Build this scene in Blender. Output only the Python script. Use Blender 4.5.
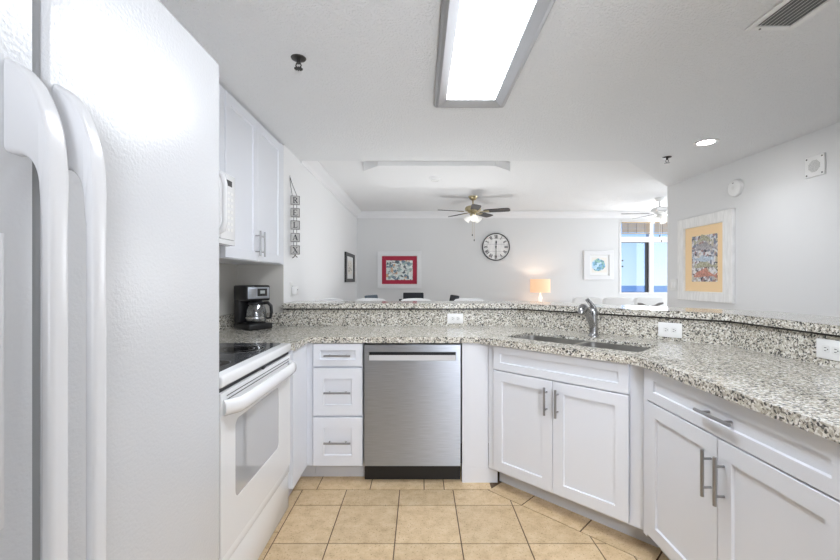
import bpy, bmesh, math, random
from mathutils import Vector, Matrix, geometry

random.seed(7)
PI = math.pi
S2 = math.sqrt(2)
SC = bpy.context.scene
for _o in list(bpy.data.objects):
    bpy.data.objects.remove(_o, do_unlink=True)
COL = SC.collection

# ------------------------------------------------------------------ camera
EYE = 1.27
cam_d = bpy.data.cameras.new('camera')
cam_d.sensor_width = 36.0
cam_d.lens = 17.0
cam_d.clip_start = 0.02
cam_d.clip_end = 20000
cam = bpy.data.objects.new('camera', cam_d)
COL.objects.link(cam)
cam.location = (0, 0, EYE)
cam.rotation_euler = (PI / 2, 0, 0)
SC.camera = cam

# ------------------------------------------------------------------ view, sky
SC.view_settings.view_transform = 'Standard'
SC.view_settings.look = 'None'
SC.view_settings.exposure = 0.27
SC.view_settings.gamma = 1.0
SC.view_settings.use_curve_mapping = False
try:
    SC.cycles.max_bounces = 10
    SC.cycles.diffuse_bounces = 6
    SC.cycles.glossy_bounces = 4
    SC.cycles.transmission_bounces = 6
    SC.cycles.transparent_max_bounces = 8
    SC.cycles.caustics_reflective = False
    SC.cycles.caustics_refractive = False
    SC.cycles.sample_clamp_indirect = 6.0
except Exception:
    pass

W = bpy.data.worlds.new('sky')
SC.world = W
W.use_nodes = True
wn = W.node_tree.nodes
wl = W.node_tree.links
wn.clear()
w_out = wn.new('ShaderNodeOutputWorld')
w_bg = wn.new('ShaderNodeBackground')
w_tc = wn.new('ShaderNodeTexCoord')
w_sx = wn.new('ShaderNodeSeparateXYZ')
w_cr = wn.new('ShaderNodeValToRGB')
wl.new(w_tc.outputs['Generated'], w_sx.inputs[0])
wl.new(w_sx.outputs['Z'], w_cr.inputs[0])
wl.new(w_cr.outputs[0], w_bg.inputs[0])
wl.new(w_bg.outputs[0], w_out.inputs[0])
e = w_cr.color_ramp.elements
e[0].position = 0.0
e[0].color = (0.74, 0.87, 1.0, 1)
e[1].position = 0.5
e[1].color = (0.20, 0.42, 0.85, 1)
m_ = w_cr.color_ramp.elements.new(0.12)
m_.color = (0.50, 0.70, 0.97, 1)
w_bg.inputs[1].default_value = 1.0


def area_light(name, loc, rot, sx, sy, power, color=(1, 1, 1)):
    d = bpy.data.lights.new(name, 'AREA')
    d.shape = 'RECTANGLE'
    d.size = sx
    d.size_y = sy
    d.energy = power
    d.color = color
    o = bpy.data.objects.new(name, d)
    COL.objects.link(o)
    o.location = loc
    o.rotation_euler = rot
    return o


FIXTURE_E = 24.0
RECESS_E = 60.0
# unseen front fill panel added behind the camera (faces +Y)
area_light('fill_behind', (1.45, -1.42, 1.35), (PI / 2 + 0.25, 0, 0), 2.1, 1.9, 22, (0.92, 0.97, 1.06))


def spot_light(name, loc, aim, power, angle, radius=0.3):
    d = bpy.data.lights.new(name, 'SPOT')
    d.energy = power
    d.color = (0.92, 0.97, 1.06)
    d.spot_size = math.radians(angle)
    d.spot_blend = 1.0
    d.shadow_soft_size = radius
    o = bpy.data.objects.new(name, d)
    COL.objects.link(o)
    o.location = loc
    o.rotation_euler = (Vector(aim) - Vector(loc)).to_track_quat('-Z', 'Y').to_euler()
    return o


# two unseen soft fill spots added behind the camera
spot_light('fill_up', (0.60, -1.3, 1.1), (-0.45, 2.5, 2.75), 240, 50)
spot_light('fill_down', (0.9, -1.1, 2.0), (1.0, 1.8, 0.35), 150, 86)
# daylight through the balcony doors of the living room (faces -X)
area_light('daylight_balcony', (4.84, 5.30, 1.15), (0, PI / 2, 0), 2.0, 1.3, 18, (0.97, 0.985, 1.0))
# unseen fill panel added low behind the bar, aimed at the living-room ceiling
area_light('fill_living', (0.35, 4.45, 0.55), (PI, 0.25, 0), 1.3, 0.9, 19, (0.97, 0.985, 1.0))
# daylight through the far window (faces -Y)
area_light('daylight_window', (3.98, 6.62, 1.62), (-PI / 2, 0, 0), 1.1, 1.1, 24, (0.96, 0.98, 1.0))


def point_light(name, loc, power, color, radius=0.05):
    d = bpy.data.lights.new(name, 'POINT')
    d.energy = power
    d.color = color
    d.shadow_soft_size = radius
    o = bpy.data.objects.new(name, d)
    COL.objects.link(o)
    o.location = loc
    return o


# ------------------------------------------------------------------ materials
def new_mat(name):
    m = bpy.data.materials.new(name)
    m.use_nodes = True
    nt = m.node_tree
    return m, nt.nodes, nt.links, nt.nodes['Principled BSDF']


def mat(name, col, rough=0.5, metal=0.0, bump=None, spec=None, coat=0.0, vary=None, emit=None, stretch=None):
    m, n, l, b = new_mat(name)
    b.inputs['Base Color'].default_value = (*col, 1)
    b.inputs['Roughness'].default_value = rough
    b.inputs['Metallic'].default_value = metal
    if spec is not None:
        b.inputs['Specular IOR Level'].default_value = spec
    if coat:
        b.inputs['Coat Weight'].default_value = coat
        b.inputs['Coat Roughness'].default_value = 0.08
    if emit:
        b.inputs['Emission Color'].default_value = (*emit[0], 1)
        b.inputs['Emission Strength'].default_value = emit[1]
    tc = n.new('ShaderNodeTexCoord')
    src = tc.outputs['Object']
    if stretch:
        mp = n.new('ShaderNodeMapping')
        mp.inputs['Scale'].default_value = stretch
        l.new(src, mp.inputs[0])
        src = mp.outputs[0]
    if vary:   # (scale, amount): slight tonal variation of the material itself
        nz = n.new('ShaderNodeTexNoise')
        nz.inputs['Scale'].default_value = vary[0]
        nz.inputs['Detail'].default_value = 4
        l.new(src, nz.inputs['Vector'])
        cr = n.new('ShaderNodeValToRGB')
        a = vary[1]
        cr.color_ramp.elements[0].position = 0.3
        cr.color_ramp.elements[1].position = 0.7
        cr.color_ramp.elements[0].color = (*[c * (1 - a) for c in col], 1)
        cr.color_ramp.elements[1].color = (*[min(1, c * (1 + a)) for c in col], 1)
        l.new(nz.outputs[0], cr.inputs[0])
        l.new(cr.outputs[0], b.inputs['Base Color'])
    if bump:   # (scale, strength, distance)
        nz = n.new('ShaderNodeTexNoise')
        nz.inputs['Scale'].default_value = bump[0]
        nz.inputs['Detail'].default_value = 3
        l.new(src, nz.inputs['Vector'])
        bp = n.new('ShaderNodeBump')
        bp.inputs['Strength'].default_value = bump[1]
        bp.inputs['Distance'].default_value = bump[2]
        l.new(nz.outputs[0], bp.inputs['Height'])
        l.new(bp.outputs[0], b.inputs['Normal'])
    return m


def granite_mat():
    m, n, l, b = new_mat('speckled_granite')
    tc = n.new('ShaderNodeTexCoord')
    nz = n.new('ShaderNodeTexNoise')
    nz.inputs['Scale'].default_value = 60
    nz.inputs['Detail'].default_value = 2
    l.new(tc.outputs['Object'], nz.inputs['Vector'])
    mx = n.new('ShaderNodeMix')
    mx.data_type = 'VECTOR'
    mx.inputs['Factor'].default_value = 0.016
    l.new(tc.outputs['Object'], mx.inputs['A'])
    l.new(nz.outputs['Color'], mx.inputs['B'])

    def vor(scale, stops):
        v = n.new('ShaderNodeTexVoronoi')
        v.inputs['Scale'].default_value = scale
        l.new(mx.outputs['Result'], v.inputs['Vector'])
        s = n.new('ShaderNodeSeparateColor')
        l.new(v.outputs['Color'], s.inputs[0])
        c = n.new('ShaderNodeValToRGB')
        c.color_ramp.interpolation = 'CONSTANT'
        el = c.color_ramp.elements
        el[0].position, el[0].color = stops[0][0], (*stops[0][1], 1)
        el[1].position, el[1].color = stops[1][0], (*stops[1][1], 1)
        for p, cc in stops[2:]:
            q = el.new(p)
            q.color = (*cc, 1)
        l.new(s.outputs[0], c.inputs[0])
        return c, s

    c1, s1 = vor(150, [(0.0, (0.018, 0.017, 0.016)), (0.17, (0.20, 0.18, 0.15)), (0.28, (0.45, 0.41, 0.335)),
                       (0.52, (0.62, 0.59, 0.50)), (0.78, (0.82, 0.80, 0.74))])
    c2, s2 = vor(290, [(0.0, (0.02, 0.02, 0.02)), (0.16, (0.28, 0.26, 0.23)), (0.40, (0.62, 0.60, 0.55)), (0.75, (0.85, 0.84, 0.81))])
    mc = n.new('ShaderNodeMix')
    mc.data_type = 'RGBA'
    mc.inputs['Factor'].default_value = 0.18
    l.new(c1.outputs[0], mc.inputs['A'])
    l.new(c2.outputs[0], mc.inputs['B'])
    l.new(mc.outputs['Result'], b.inputs['Base Color'])
    b.inputs['Roughness'].default_value = 0.12
    b.inputs['Specular IOR Level'].default_value = 0.42
    return m


def tile_mat():
    m, n, l, b = new_mat('beige_floor_tile')
    tc = n.new('ShaderNodeTexCoord')
    n1 = n.new('ShaderNodeTexNoise')
    n1.inputs['Scale'].default_value = 14
    n1.inputs['Detail'].default_value = 6
    n1.inputs['Roughness'].default_value = 0.7
    n2 = n.new('ShaderNodeTexNoise')
    n2.inputs['Scale'].default_value = 130
    n2.inputs['Detail'].default_value = 2
    l.new(tc.outputs['Object'], n1.inputs['Vector'])
    l.new(tc.outputs['Object'], n2.inputs['Vector'])
    cr = n.new('ShaderNodeValToRGB')
    el = cr.color_ramp.elements
    el[0].position, el[0].color = 0.30, (0.57, 0.40, 0.22, 1)
    el[1].position, el[1].color = 0.72, (0.82, 0.65, 0.43, 1)
    q = el.new(0.5)
    q.color = (0.72, 0.535, 0.32, 1)
    l.new(n1.outputs[0], cr.inputs[0])
    sp = n.new('ShaderNodeValToRGB')
    sp.color_ramp.elements[0].position, sp.color_ramp.elements[0].color = 0.27, (0.45, 0.36, 0.26, 1)
    sp.color_ramp.elements[1].position, sp.color_ramp.elements[1].color = 0.40, (1, 1, 1, 1)
    l.new(n2.outputs[0], sp.inputs[0])
    mu = n.new('ShaderNodeMix')
    mu.data_type = 'RGBA'
    mu.blend_type = 'MULTIPLY'
    mu.inputs['Factor'].default_value = 1.0
    l.new(cr.outputs[0], mu.inputs['A'])
    l.new(sp.outputs[0], mu.inputs['B'])
    ge = n.new('ShaderNodeNewGeometry')
    rr = n.new('ShaderNodeMapRange')
    rr.inputs['To Min'].default_value = 0.80
    rr.inputs['To Max'].default_value = 0.92
    l.new(ge.outputs['Random Per Island'], rr.inputs['Value'])
    hs = n.new('ShaderNodeHueSaturation')
    l.new(rr.outputs[0], hs.inputs['Value'])
    l.new(mu.outputs['Result'], hs.inputs['Color'])
    l.new(hs.outputs[0], b.inputs['Base Color'])
    b.inputs['Roughness'].default_value = 0.42
    bp = n.new('ShaderNodeBump')
    bp.inputs['Strength'].default_value = 0.15
    bp.inputs['Distance'].default_value = 0.002
    l.new(n1.outputs[0], bp.inputs['Height'])
    l.new(bp.outputs[0], b.inputs['Normal'])
    return m


def glass_mat(name, tint, gloss=0.08, rough=0.02):
    m = bpy.data.materials.new(name)
    m.use_nodes = True
    n, l = m.node_tree.nodes, m.node_tree.links
    n.clear()
    o = n.new('ShaderNodeOutputMaterial')
    t = n.new('ShaderNodeBsdfTransparent')
    t.inputs[0].default_value = (*tint, 1)
    g = n.new('ShaderNodeBsdfGlossy')
    g.inputs['Roughness'].default_value = rough
    x = n.new('ShaderNodeMixShader')
    x.inputs[0].default_value = gloss
    l.new(t.outputs[0], x.inputs[1])
    l.new(g.outputs[0], x.inputs[2])
    l.new(x.outputs[0], o.inputs[0])
    return m


def print_mat(name, scale, cols, base):
    """a printed picture: irregular painted patches of a few colours"""
    m, n, l, b = new_mat(name)
    tc = n.new('ShaderNodeTexCoord')
    nz = n.new('ShaderNodeTexNoise')
    nz.inputs['Scale'].default_value = scale * 0.5
    l.new(tc.outputs['Object'], nz.inputs['Vector'])
    mx = n.new('ShaderNodeMix')
    mx.data_type = 'VECTOR'
    mx.inputs['Factor'].default_value = 1.6 / scale
    l.new(tc.outputs['Object'], mx.inputs['A'])
    l.new(nz.outputs['Color'], mx.inputs['B'])
    v = n.new('ShaderNodeTexVoronoi')
    v.inputs['Scale'].default_value = scale
    l.new(mx.outputs['Result'], v.inputs['Vector'])
    s = n.new('ShaderNodeSeparateColor')
    l.new(v.outputs['Color'], s.inputs[0])
    c = n.new('ShaderNodeValToRGB')
    c.color_ramp.interpolation = 'CONSTANT'
    el = c.color_ramp.elements
    k = len(cols)
    el[0].position, el[0].color = 0, (*cols[0], 1)
    el[1].position, el[1].color = 1 / k, (*cols[1], 1)
    for i in range(2, k):
        q = el.new(i / k)
        q.color = (*cols[i], 1)
    l.new(s.outputs[0], c.inputs[0])
    l.new(c.outputs[0], b.inputs['Base Color'])
    b.inputs['Roughness'].default_value = 0.35
    return m


def popcorn_mat(name, col):
    m, n, l, b = new_mat(name)
    b.inputs['Base Color'].default_value = (*col, 1)
    b.inputs['Roughness'].default_value = 0.95
    tc = n.new('ShaderNodeTexCoord')
    nz = n.new('ShaderNodeTexNoise')
    nz.inputs['Scale'].default_value = 95
    nz.inputs['Detail'].default_value = 3
    nz.inputs['Roughness'].default_value = 0.65
    l.new(tc.outputs['Object'], nz.inputs['Vector'])
    cr = n.new('ShaderNodeValToRGB')
    cr.color_ramp.elements[0].position = 0.42
    cr.color_ramp.elements[1].position = 0.68
    l.new(nz.outputs[0], cr.inputs[0])
    bp = n.new('ShaderNodeBump')
    bp.inputs['Strength'].default_value = 0.7
    bp.inputs['Distance'].default_value = 0.007
    l.new(cr.outputs[0], bp.inputs['Height'])
    l.new(bp.outputs[0], b.inputs['Normal'])
    return m


M = {}
M['wall'] = mat('painted_wall', (0.735, 0.738, 0.737), 0.6, bump=(180, 0.05, 0.002))
M['wall_white'] = mat('white_painted_wall', (0.86, 0.863, 0.867), 0.6, bump=(180, 0.05, 0.002))
M['wall_shaded'] = mat('shaded_wall_paint', (0.60, 0.58, 0.54), 0.6, bump=(180, 0.05, 0.002))  # darker wall tone: shade on the kitchen's left side put into the colour
M['ceil'] = popcorn_mat('popcorn_ceiling', (0.85, 0.855, 0.86))
M['ceil_white'] = popcorn_mat('white_popcorn_ceiling', (0.90, 0.90, 0.90))
M['trim'] = mat('white_gloss_trim', (0.84, 0.84, 0.85), 0.35)
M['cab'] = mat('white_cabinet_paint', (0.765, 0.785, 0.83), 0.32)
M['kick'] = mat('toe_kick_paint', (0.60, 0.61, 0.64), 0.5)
M['granite'] = granite_mat()
M['tile'] = tile_mat()
M['grout'] = mat('dark_grout', (0.13, 0.085, 0.05), 0.9)
M['floor2'] = mat('cream_living_floor', (0.66, 0.60, 0.52), 0.35, vary=(6, 0.06))
M['steel'] = mat('brushed_steel', (0.47, 0.505, 0.565), 0.36, 1.0, vary=(1.5, 0.10), stretch=(6, 6, 200))
_b = M['steel'].node_tree.nodes['Principled BSDF']
_b.inputs['Anisotropic'].default_value = 0.85
_b.inputs['Anisotropic Rotation'].default_value = 0.25
_t = M['steel'].node_tree.nodes.new('ShaderNodeTangent')
_t.direction_type = 'RADIAL'
_t.axis = 'Z'
M['steel'].node_tree.links.new(_t.outputs[0], _b.inputs['Tangent'])
M['steel2'] = mat('satin_nickel', (0.40, 0.40, 0.41), 0.30, 1.0)
M['chrome'] = mat('polished_nickel', (0.62, 0.62, 0.62), 0.16, 1.0)
M['faucet'] = mat('satin_faucet_nickel', (0.36, 0.36, 0.365), 0.24, 1.0)
M['sinksteel'] = mat('sink_steel', (0.60, 0.59, 0.57), 0.28, 1.0)
M['black'] = mat('black_plastic', (0.012, 0.012, 0.013), 0.32)
M['blackmat'] = mat('matt_black', (0.01, 0.01, 0.011), 0.6)
M['dark'] = mat('dark_gap', (0.03, 0.03, 0.032), 0.7)
M['fridge'] = mat('textured_white_enamel', (0.66, 0.67, 0.685), 0.25, bump=(150, 0.22, 0.003))
M['fridge_smooth'] = mat('smooth_white_plastic', (0.78, 0.785, 0.80), 0.20)
M['gasket'] = mat('grey_gasket', (0.22, 0.225, 0.23), 0.6)
M['enamel'] = mat('white_enamel', (0.82, 0.825, 0.83), 0.13)
M['ovenglass'] = mat('pale_grey_oven_glass', (0.50, 0.505, 0.515), 0.04, spec=0.9, coat=0.6)
M['cookglass'] = mat('speckled_ceramic_glass', (0.075, 0.078, 0.083), 0.10, spec=0.6, vary=(420, 0.75))
M['burner'] = mat('black_burner_glass', (0.006, 0.006, 0.006), 0.05)
M['ring'] = mat('grey_printed_ring', (0.16, 0.16, 0.165), 0.3)
M['white'] = mat('white_plastic', (0.84, 0.84, 0.83), 0.35)
M['offwhite'] = mat('offwhite_plastic', (0.78, 0.78, 0.76), 0.4)
M['slot'] = mat('socket_slot', (0.05, 0.05, 0.05), 0.6)
M['glass'] = glass_mat('clear_glass', (0.93, 0.95, 0.96), 0.12)
M['pane'] = glass_mat('clear_window_glass', (0.97, 0.985, 1.0), 0.03)
M['pane_blue'] = glass_mat('blue_tinted_window_glass', (0.85, 0.92, 1.0), 0.05)
M['carafe'] = glass_mat('carafe_glass', (0.80, 0.82, 0.84), 0.22)
M['brass'] = mat('antique_brass', (0.55, 0.47, 0.30), 0.28, 1.0)
M['blade'] = mat('dark_fan_blade', (0.06, 0.055, 0.055), 0.45, vary=(12, 0.2))
M['blade_grey'] = mat('pale_grey_fan_blade', (0.28, 0.28, 0.28), 0.45)
M['frosted'] = mat('frosted_glass', (0.85, 0.85, 0.83), 0.25, emit=((1, 0.97, 0.9), 0.25))
M['woodwhite'] = mat('whitewashed_wood', (0.82, 0.815, 0.80), 0.6, vary=(9, 0.08), stretch=(6, 1, 1))
M['framewhite'] = mat('white_picture_frame', (0.78, 0.78, 0.79), 0.45)
M['framedark'] = mat('dark_picture_frame', (0.02, 0.02, 0.022), 0.4)
M['paper'] = mat('white_paper', (0.85, 0.85, 0.84), 0.7)
M['matred'] = mat('crimson_mat_board', (0.42, 0.02, 0.055), 0.7)
M['mattan'] = mat('apricot_mat_board', (0.92, 0.68, 0.40), 0.7)
M['matcream'] = mat('cream_mat_board', (0.84, 0.80, 0.74), 0.7)
M['ink'] = mat('black_ink', (0.03, 0.03, 0.035), 0.6)
M['print_red'] = print_mat('watercolour_print', 26, [(0.60, 0.68, 0.66), (0.75, 0.80, 0.78), (0.16, 0.24, 0.30), (0.72, 0.74, 0.70), (0.33, 0.45, 0.44),
                                                   (0.62, 0.40, 0.25), (0.80, 0.83, 0.80), (0.10, 0.13, 0.15)], None)
M['print_fish'] = print_mat('patterned_print', 42, [(0.70, 0.70, 0.72), (0.08, 0.08, 0.10), (0.48, 0.44, 0.46), (0.78, 0.76, 0.76), (0.22, 0.24, 0.30),
                                                   (0.55, 0.50, 0.40), (0.66, 0.67, 0.72), (0.35, 0.22, 0.22)], None)
M['print_blue'] = print_mat('blue_watercolour', 30, [(0.25, 0.48, 0.70), (0.45, 0.66, 0.82), (0.16, 0.34, 0.42), (0.55, 0.74, 0.86), (0.30, 0.52, 0.45)], None)
M['fish_olive'] = mat('olive_ink', (0.42, 0.41, 0.30), 0.5, vary=(60, 0.4))
M['fish_grey'] = mat('slate_ink', (0.40, 0.38, 0.40), 0.5, vary=(60, 0.4))
M['fish_blue'] = mat('pale_blue_ink', (0.52, 0.60, 0.68), 0.5, vary=(60, 0.35))
M['fish_red'] = mat('russet_ink', (0.56, 0.27, 0.21), 0.5, vary=(60, 0.35))
M['shade'] = mat('linen_lamp_shade', (0.80, 0.58, 0.42), 0.8, emit=((1.0, 0.56, 0.28), 0.42))
M['console'] = mat('white_console_paint', (0.84, 0.84, 0.83), 0.4)
M['stool'] = mat('white_moulded_plastic', (0.85, 0.85, 0.85), 0.3)
M['chairdark'] = mat('charcoal_fabric', (0.025, 0.028, 0.035), 0.8)
M['chairblue'] = mat('slate_fabric', (0.10, 0.13, 0.16), 0.8)
M['tablewood'] = mat('dark_dining_wood', (0.05, 0.04, 0.035), 0.35)
M['blind'] = mat('tan_wooden_blind', (0.52, 0.40, 0.26), 0.6)
M['alu'] = mat('grey_aluminium_trim', (0.42, 0.42, 0.43), 0.38, 0.85)
M['lens'] = mat('prismatic_lens', (0.9, 0.9, 0.9), 0.5, emit=((0.93, 0.98, 1.06), FIXTURE_E))
M['recess'] = mat('lit_downlight', (0.9, 0.9, 0.9), 0.5, emit=((1.0, 0.99, 0.97), RECESS_E))
M['display'] = mat('grey_lcd', (0.45, 0.48, 0.48), 0.2)
M['sea'] = mat('sea_water', (0.38, 0.54, 0.68), 0.5, spec=0.3)
M['doordark'] = mat('dark_brown_door', (0.10, 0.09, 0.085), 0.5)
M['lipsteel'] = mat('bright_lip_steel', (0.72, 0.73, 0.75), 0.35, 0.35)
M['slip'] = mat('white_slipcover_fabric', (0.84, 0.84, 0.83), 0.85)
M['bronze'] = mat('dark_bronze', (0.07, 0.065, 0.06), 0.35, 0.8)
M['twine'] = mat('grey_twine', (0.09, 0.08, 0.075), 0.9)
M['blocktan'] = mat('grey_wood_block', (0.50, 0.49, 0.47), 0.7, vary=(40, 0.12))
M['driftgrey'] = mat('weathered_grey', (0.30, 0.29, 0.28), 0.7)


# ------------------------------------------------------------------ mesh builder
def rotz(a, loc=(0, 0, 0)):
    return Matrix.Translation(loc) @ Matrix.Rotation(a, 4, 'Z')


class MB:
    def __init__(self):
        self.bm = bmesh.new()

    def merge(self, t, mi=0, M_=None):
        if M_ is not None:
            t.transform(M_)
        vm = {}
        for v in t.verts:
            vm[v] = self.bm.verts.new(v.co)
        for f in t.faces:
            try:
                g = self.bm.faces.new([vm[v] for v in f.verts])
                g.material_index = mi
            except ValueError:
                pass
        t.free()
        return self

    def box(self, x0, x1, y0, y1, z0, z1, bev=0.0, mi=0, M_=None, seg=2):
        t = bmesh.new()
        v = [t.verts.new((x, y, z)) for z in (z0, z1) for y in (y0, y1) for x in (x0, x1)]
        for q in ((0, 2, 3, 1), (4, 5, 7, 6), (0, 1, 5, 4), (2, 6, 7, 3), (0, 4, 6, 2), (1, 3, 7, 5)):
            t.faces.new([v[i] for i in q])
        if bev > 0:
            bev = min(bev, 0.49 * min(abs(x1 - x0), abs(y1 - y0), abs(z1 - z0)))
            bmesh.ops.bevel(t, geom=list(t.edges), offset=bev, segments=seg, profile=0.5, affect='EDGES')
        return self.merge(t, mi, M_)

    def prism(self, poly, z0, z1, mi=0, M_=None, holes=(), bev=0.0):
        """polygon (ccw, xy) extruded along z"""
        t = bmesh.new()
        if not holes:
            lo = [t.verts.new((x, y, z0)) for x, y in poly]
            hi = [t.verts.new((x, y, z1)) for x, y in poly]
            k = len(poly)
            for i in range(k):
                j = (i + 1) % k
                t.faces.new((lo[i], lo[j], hi[j], hi[i]))
            top = t.faces.new(hi)
            t.faces.new(lo[::-1])
            if bev > 0:
                bmesh.ops.bevel(t, geom=list(top.edges), offset=bev, segments=2, profile=0.5, affect='EDGES')
        else:
            loops = [list(poly)] + [list(h) for h in holes]
            flat = [p for lp in loops for p in lp]
            tris = geometry.tessellate_polygon([[Vector((x, y, 0)) for x, y in lp] for lp in loops])
            lo = [t.verts.new((x, y, z0)) for x, y in flat]
            hi = [t.verts.new((x, y, z1)) for x, y in flat]
            for a, b, c in tris:
                t.faces.new((hi[a], hi[b], hi[c]))
                t.faces.new((lo[c], lo[b], lo[a]))
            s = 0
            for lp in loops:
                k = len(lp)
                for i in range(k):
                    j = (i + 1) % k
                    t.faces.new((lo[s + i], lo[s + j], hi[s + j], hi[s + i]))
                s += k
            bmesh.ops.recalc_face_normals(t, faces=list(t.faces))
        return self.merge(t, mi, M_)

    def tube(self, pts, r, seg=12, mi=0, M_=None, caps=True, flat=1.0):
        pts = [Vector(p) for p in pts]
        k = len(pts)
        rs = r if isinstance(r, (list, tuple)) else [r] * k
        t = bmesh.new()
        rings = []
        up = None
        for i, p in enumerate(pts):
            d = (pts[min(i + 1, k - 1)] - pts[max(i - 1, 0)]).normalized()
            if up is None:
                up = Vector((0, 0, 1)) if abs(d.z) < 0.9 else Vector((0, 1, 0))
            a = d.cross(up).normalized()
            b = a.cross(d).normalized()
            up = b
            rings.append([t.verts.new(p + (a * math.cos(2 * PI * j / seg) + b * math.sin(2 * PI * j / seg) * flat) * rs[i]) for j in range(seg)])
        for i in range(k - 1):
            for j in range(seg):
                q = (j + 1) % seg
                t.faces.new((rings[i][j], rings[i][q], rings[i + 1][q], rings[i + 1][j]))
        if caps:
            t.faces.new(rings[0][::-1])
            t.faces.new(rings[-1])
        bmesh.ops.recalc_face_normals(t, faces=list(t.faces))
        return self.merge(t, mi, M_)

    def cyl(self, p0, p1, r0, r1=None, seg=20, mi=0, M_=None):
        return self.tube([p0, p1], [r0, r0 if r1 is None else r1], seg, mi, M_)

    def lathe(self, prof, c=(0, 0, 0), seg=28, mi=0, M_=None):
        """prof: (radius, z) from bottom to top"""
        t = bmesh.new()
        rings = []
        for r, z in prof:
            if r < 1e-6:
                rings.append([t.verts.new((c[0], c[1], c[2] + z))])
            else:
                rings.append([t.verts.new((c[0] + r * math.cos(2 * PI * j / seg), c[1] + r * math.sin(2 * PI * j / seg), c[2] + z)) for j in range(seg)])
        for A, B_ in zip(rings, rings[1:]):
            for j in range(seg):
                q = (j + 1) % seg
                if len(A) == 1 and len(B_) == 1:
                    continue
                if len(A) == 1:
                    t.faces.new((A[0], B_[q], B_[j]))
                elif len(B_) == 1:
                    t.faces.new((A[j], A[q], B_[0]))
                else:
                    t.faces.new((A[j], A[q], B_[q], B_[j]))
        bmesh.ops.recalc_face_normals(t, faces=list(t.faces))
        return self.merge(t, mi, M_)

    def ring(self, r0, r1, z0, z1, c=(0, 0, 0), seg=40, mi=0, M_=None):
        return self.lathe([(r0, z0), (r1, z0), (r1, z1), (r0, z1), (r0, z0)], c, seg, mi, M_)

    def shaker(self, x0, x1, z0, z1, y0=0.0, t_=0.02, rail=0.06, rec=0.009, mi=0, M_=None):
        """five-piece shaker front facing -y"""
        t = bmesh.new()

        def loop(a, y):
            return [t.verts.new(p) for p in ((x0 + a, y, z0 + a), (x1 - a, y, z0 + a), (x1 - a, y, z1 - a), (x0 + a, y, z1 - a))]
        K = loop(0, y0 + t_)
        O1 = loop(0, y0 + 0.0018)
        O = loop(0.0018, y0)
        I = loop(rail, y0)
        R = loop(rail + 0.003, y0 + rec)
        for A, B_ in ((K, O1), (O1, O), (O, I), (I, R)):
            for i in range(4):
                j = (i + 1) % 4
                t.faces.new((A[i], A[j], B_[j], B_[i]))
        t.faces.new(R)
        t.faces.new(K[::-1])
        bmesh.ops.recalc_face_normals(t, faces=list(t.faces))
        return self.merge(t, mi, M_)

    def build(self, name, mats, parent=None, loc=None, rz=None, smooth=35):
        me = bpy.data.meshes.new(name)
        self.bm.to_mesh(me)
        self.bm.free()
        for q in (mats if isinstance(mats, (list, tuple)) else [mats]):
            me.materials.append(M[q] if isinstance(q, str) else q)
        if smooth:
            me.polygons.foreach_set('use_smooth', [True] * len(me.polygons))
            me.set_sharp_from_angle(angle=math.radians(smooth))
        o = bpy.data.objects.new(name, me)
        COL.objects.link(o)
        if parent is not None:
            o.parent = parent
        if loc is not None:
            o.location = loc
        if rz is not None:
            o.rotation_euler = (0, 0, rz)
        return o


def tag(o, label, cat, group=None):
    o['label'] = label
    o['category'] = cat
    if group:
        o['group'] = group
    return o


def thing(name, label, cat, loc=(0, 0, 0), rz=0.0, group=None):
    o = bpy.data.objects.new(name, None)
    o.empty_display_size = 0.05
    COL.objects.link(o)
    o.location = loc
    o.rotation_euler = (0, 0, rz)
    return tag(o, label, cat, group)


def struct(o):
    o['kind'] = 'structure'
    return o


def copy_tree(o, parent=None):
    c = o.copy()
    COL.objects.link(c)
    if parent is not None:
        c.parent = parent
    for ch in list(o.children):
        copy_tree(ch, c)
    return c


def rrect(x0, x1, y0, y1, r, k=5):
    out = []
    for cx, cy, a0 in ((x1 - r, y0 + r, -PI / 2), (x1 - r, y1 - r, 0), (x0 + r, y1 - r, PI / 2), (x0 + r, y0 + r, PI)):
        for i in range(k + 1):
            a = a0 + i * PI / 2 / k
            out.append((cx + r * math.cos(a), cy + r * math.sin(a)))
    return out


def clip(poly, a, b, c):
    """keep a*x + b*y <= c"""
    out = []
    k = len(poly)
    for i in range(k):
        p, q = poly[i], poly[(i + 1) % k]
        dp, dq = a * p[0] + b * p[1] - c, a * q[0] + b * q[1] - c
        if dp <= 0:
            out.append(p)
        if (dp < 0 < dq) or (dq < 0 < dp):
            s = dp / (dp - dq)
            out.append((p[0] + s * (q[0] - p[0]), p[1] + s * (q[1] - p[1])))
    return out


# rotation taking local (x right, y into wall, z up) prism-space (xy drawn, extruded z) upright:
# prism drawn in (x, z) and extruded toward -y
UP = Matrix.Rotation(PI / 2, 4, 'X')      # (x, y, z) -> (x, -z, y)

H_K = 2.33      # kitchen ceiling
H_L = 2.42      # living-room ceiling
XL = -1.424     # kitchen left wall
XS = -1.065     # living-room left wall
XR = 2.81       # right wall
YF = 6.71       # far wall
YS = 3.09       # wall stub / bar wall face
CT = 0.914      # worktop height
YB = -1.5

# ------------------------------------------------------------------ the setting
# floor: tiles with a border course that follows the cabinets
g = 0.0028
b = MB()
b.box(XL, XR, YB, 3.3, -0.05, -0.003, mi=1)


def put_tile(p):
    if len(p) < 3:
        return
    area = sum(p[i][0] * p[(i + 1) % len(p)][1] - p[(i + 1) % len(p)][0] * p[i][1] for i in range(len(p))) / 2
    if area < 0.0004:
        return
    b.prism(p, -0.004, 0.0, mi=0, bev=0.0012)


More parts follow.
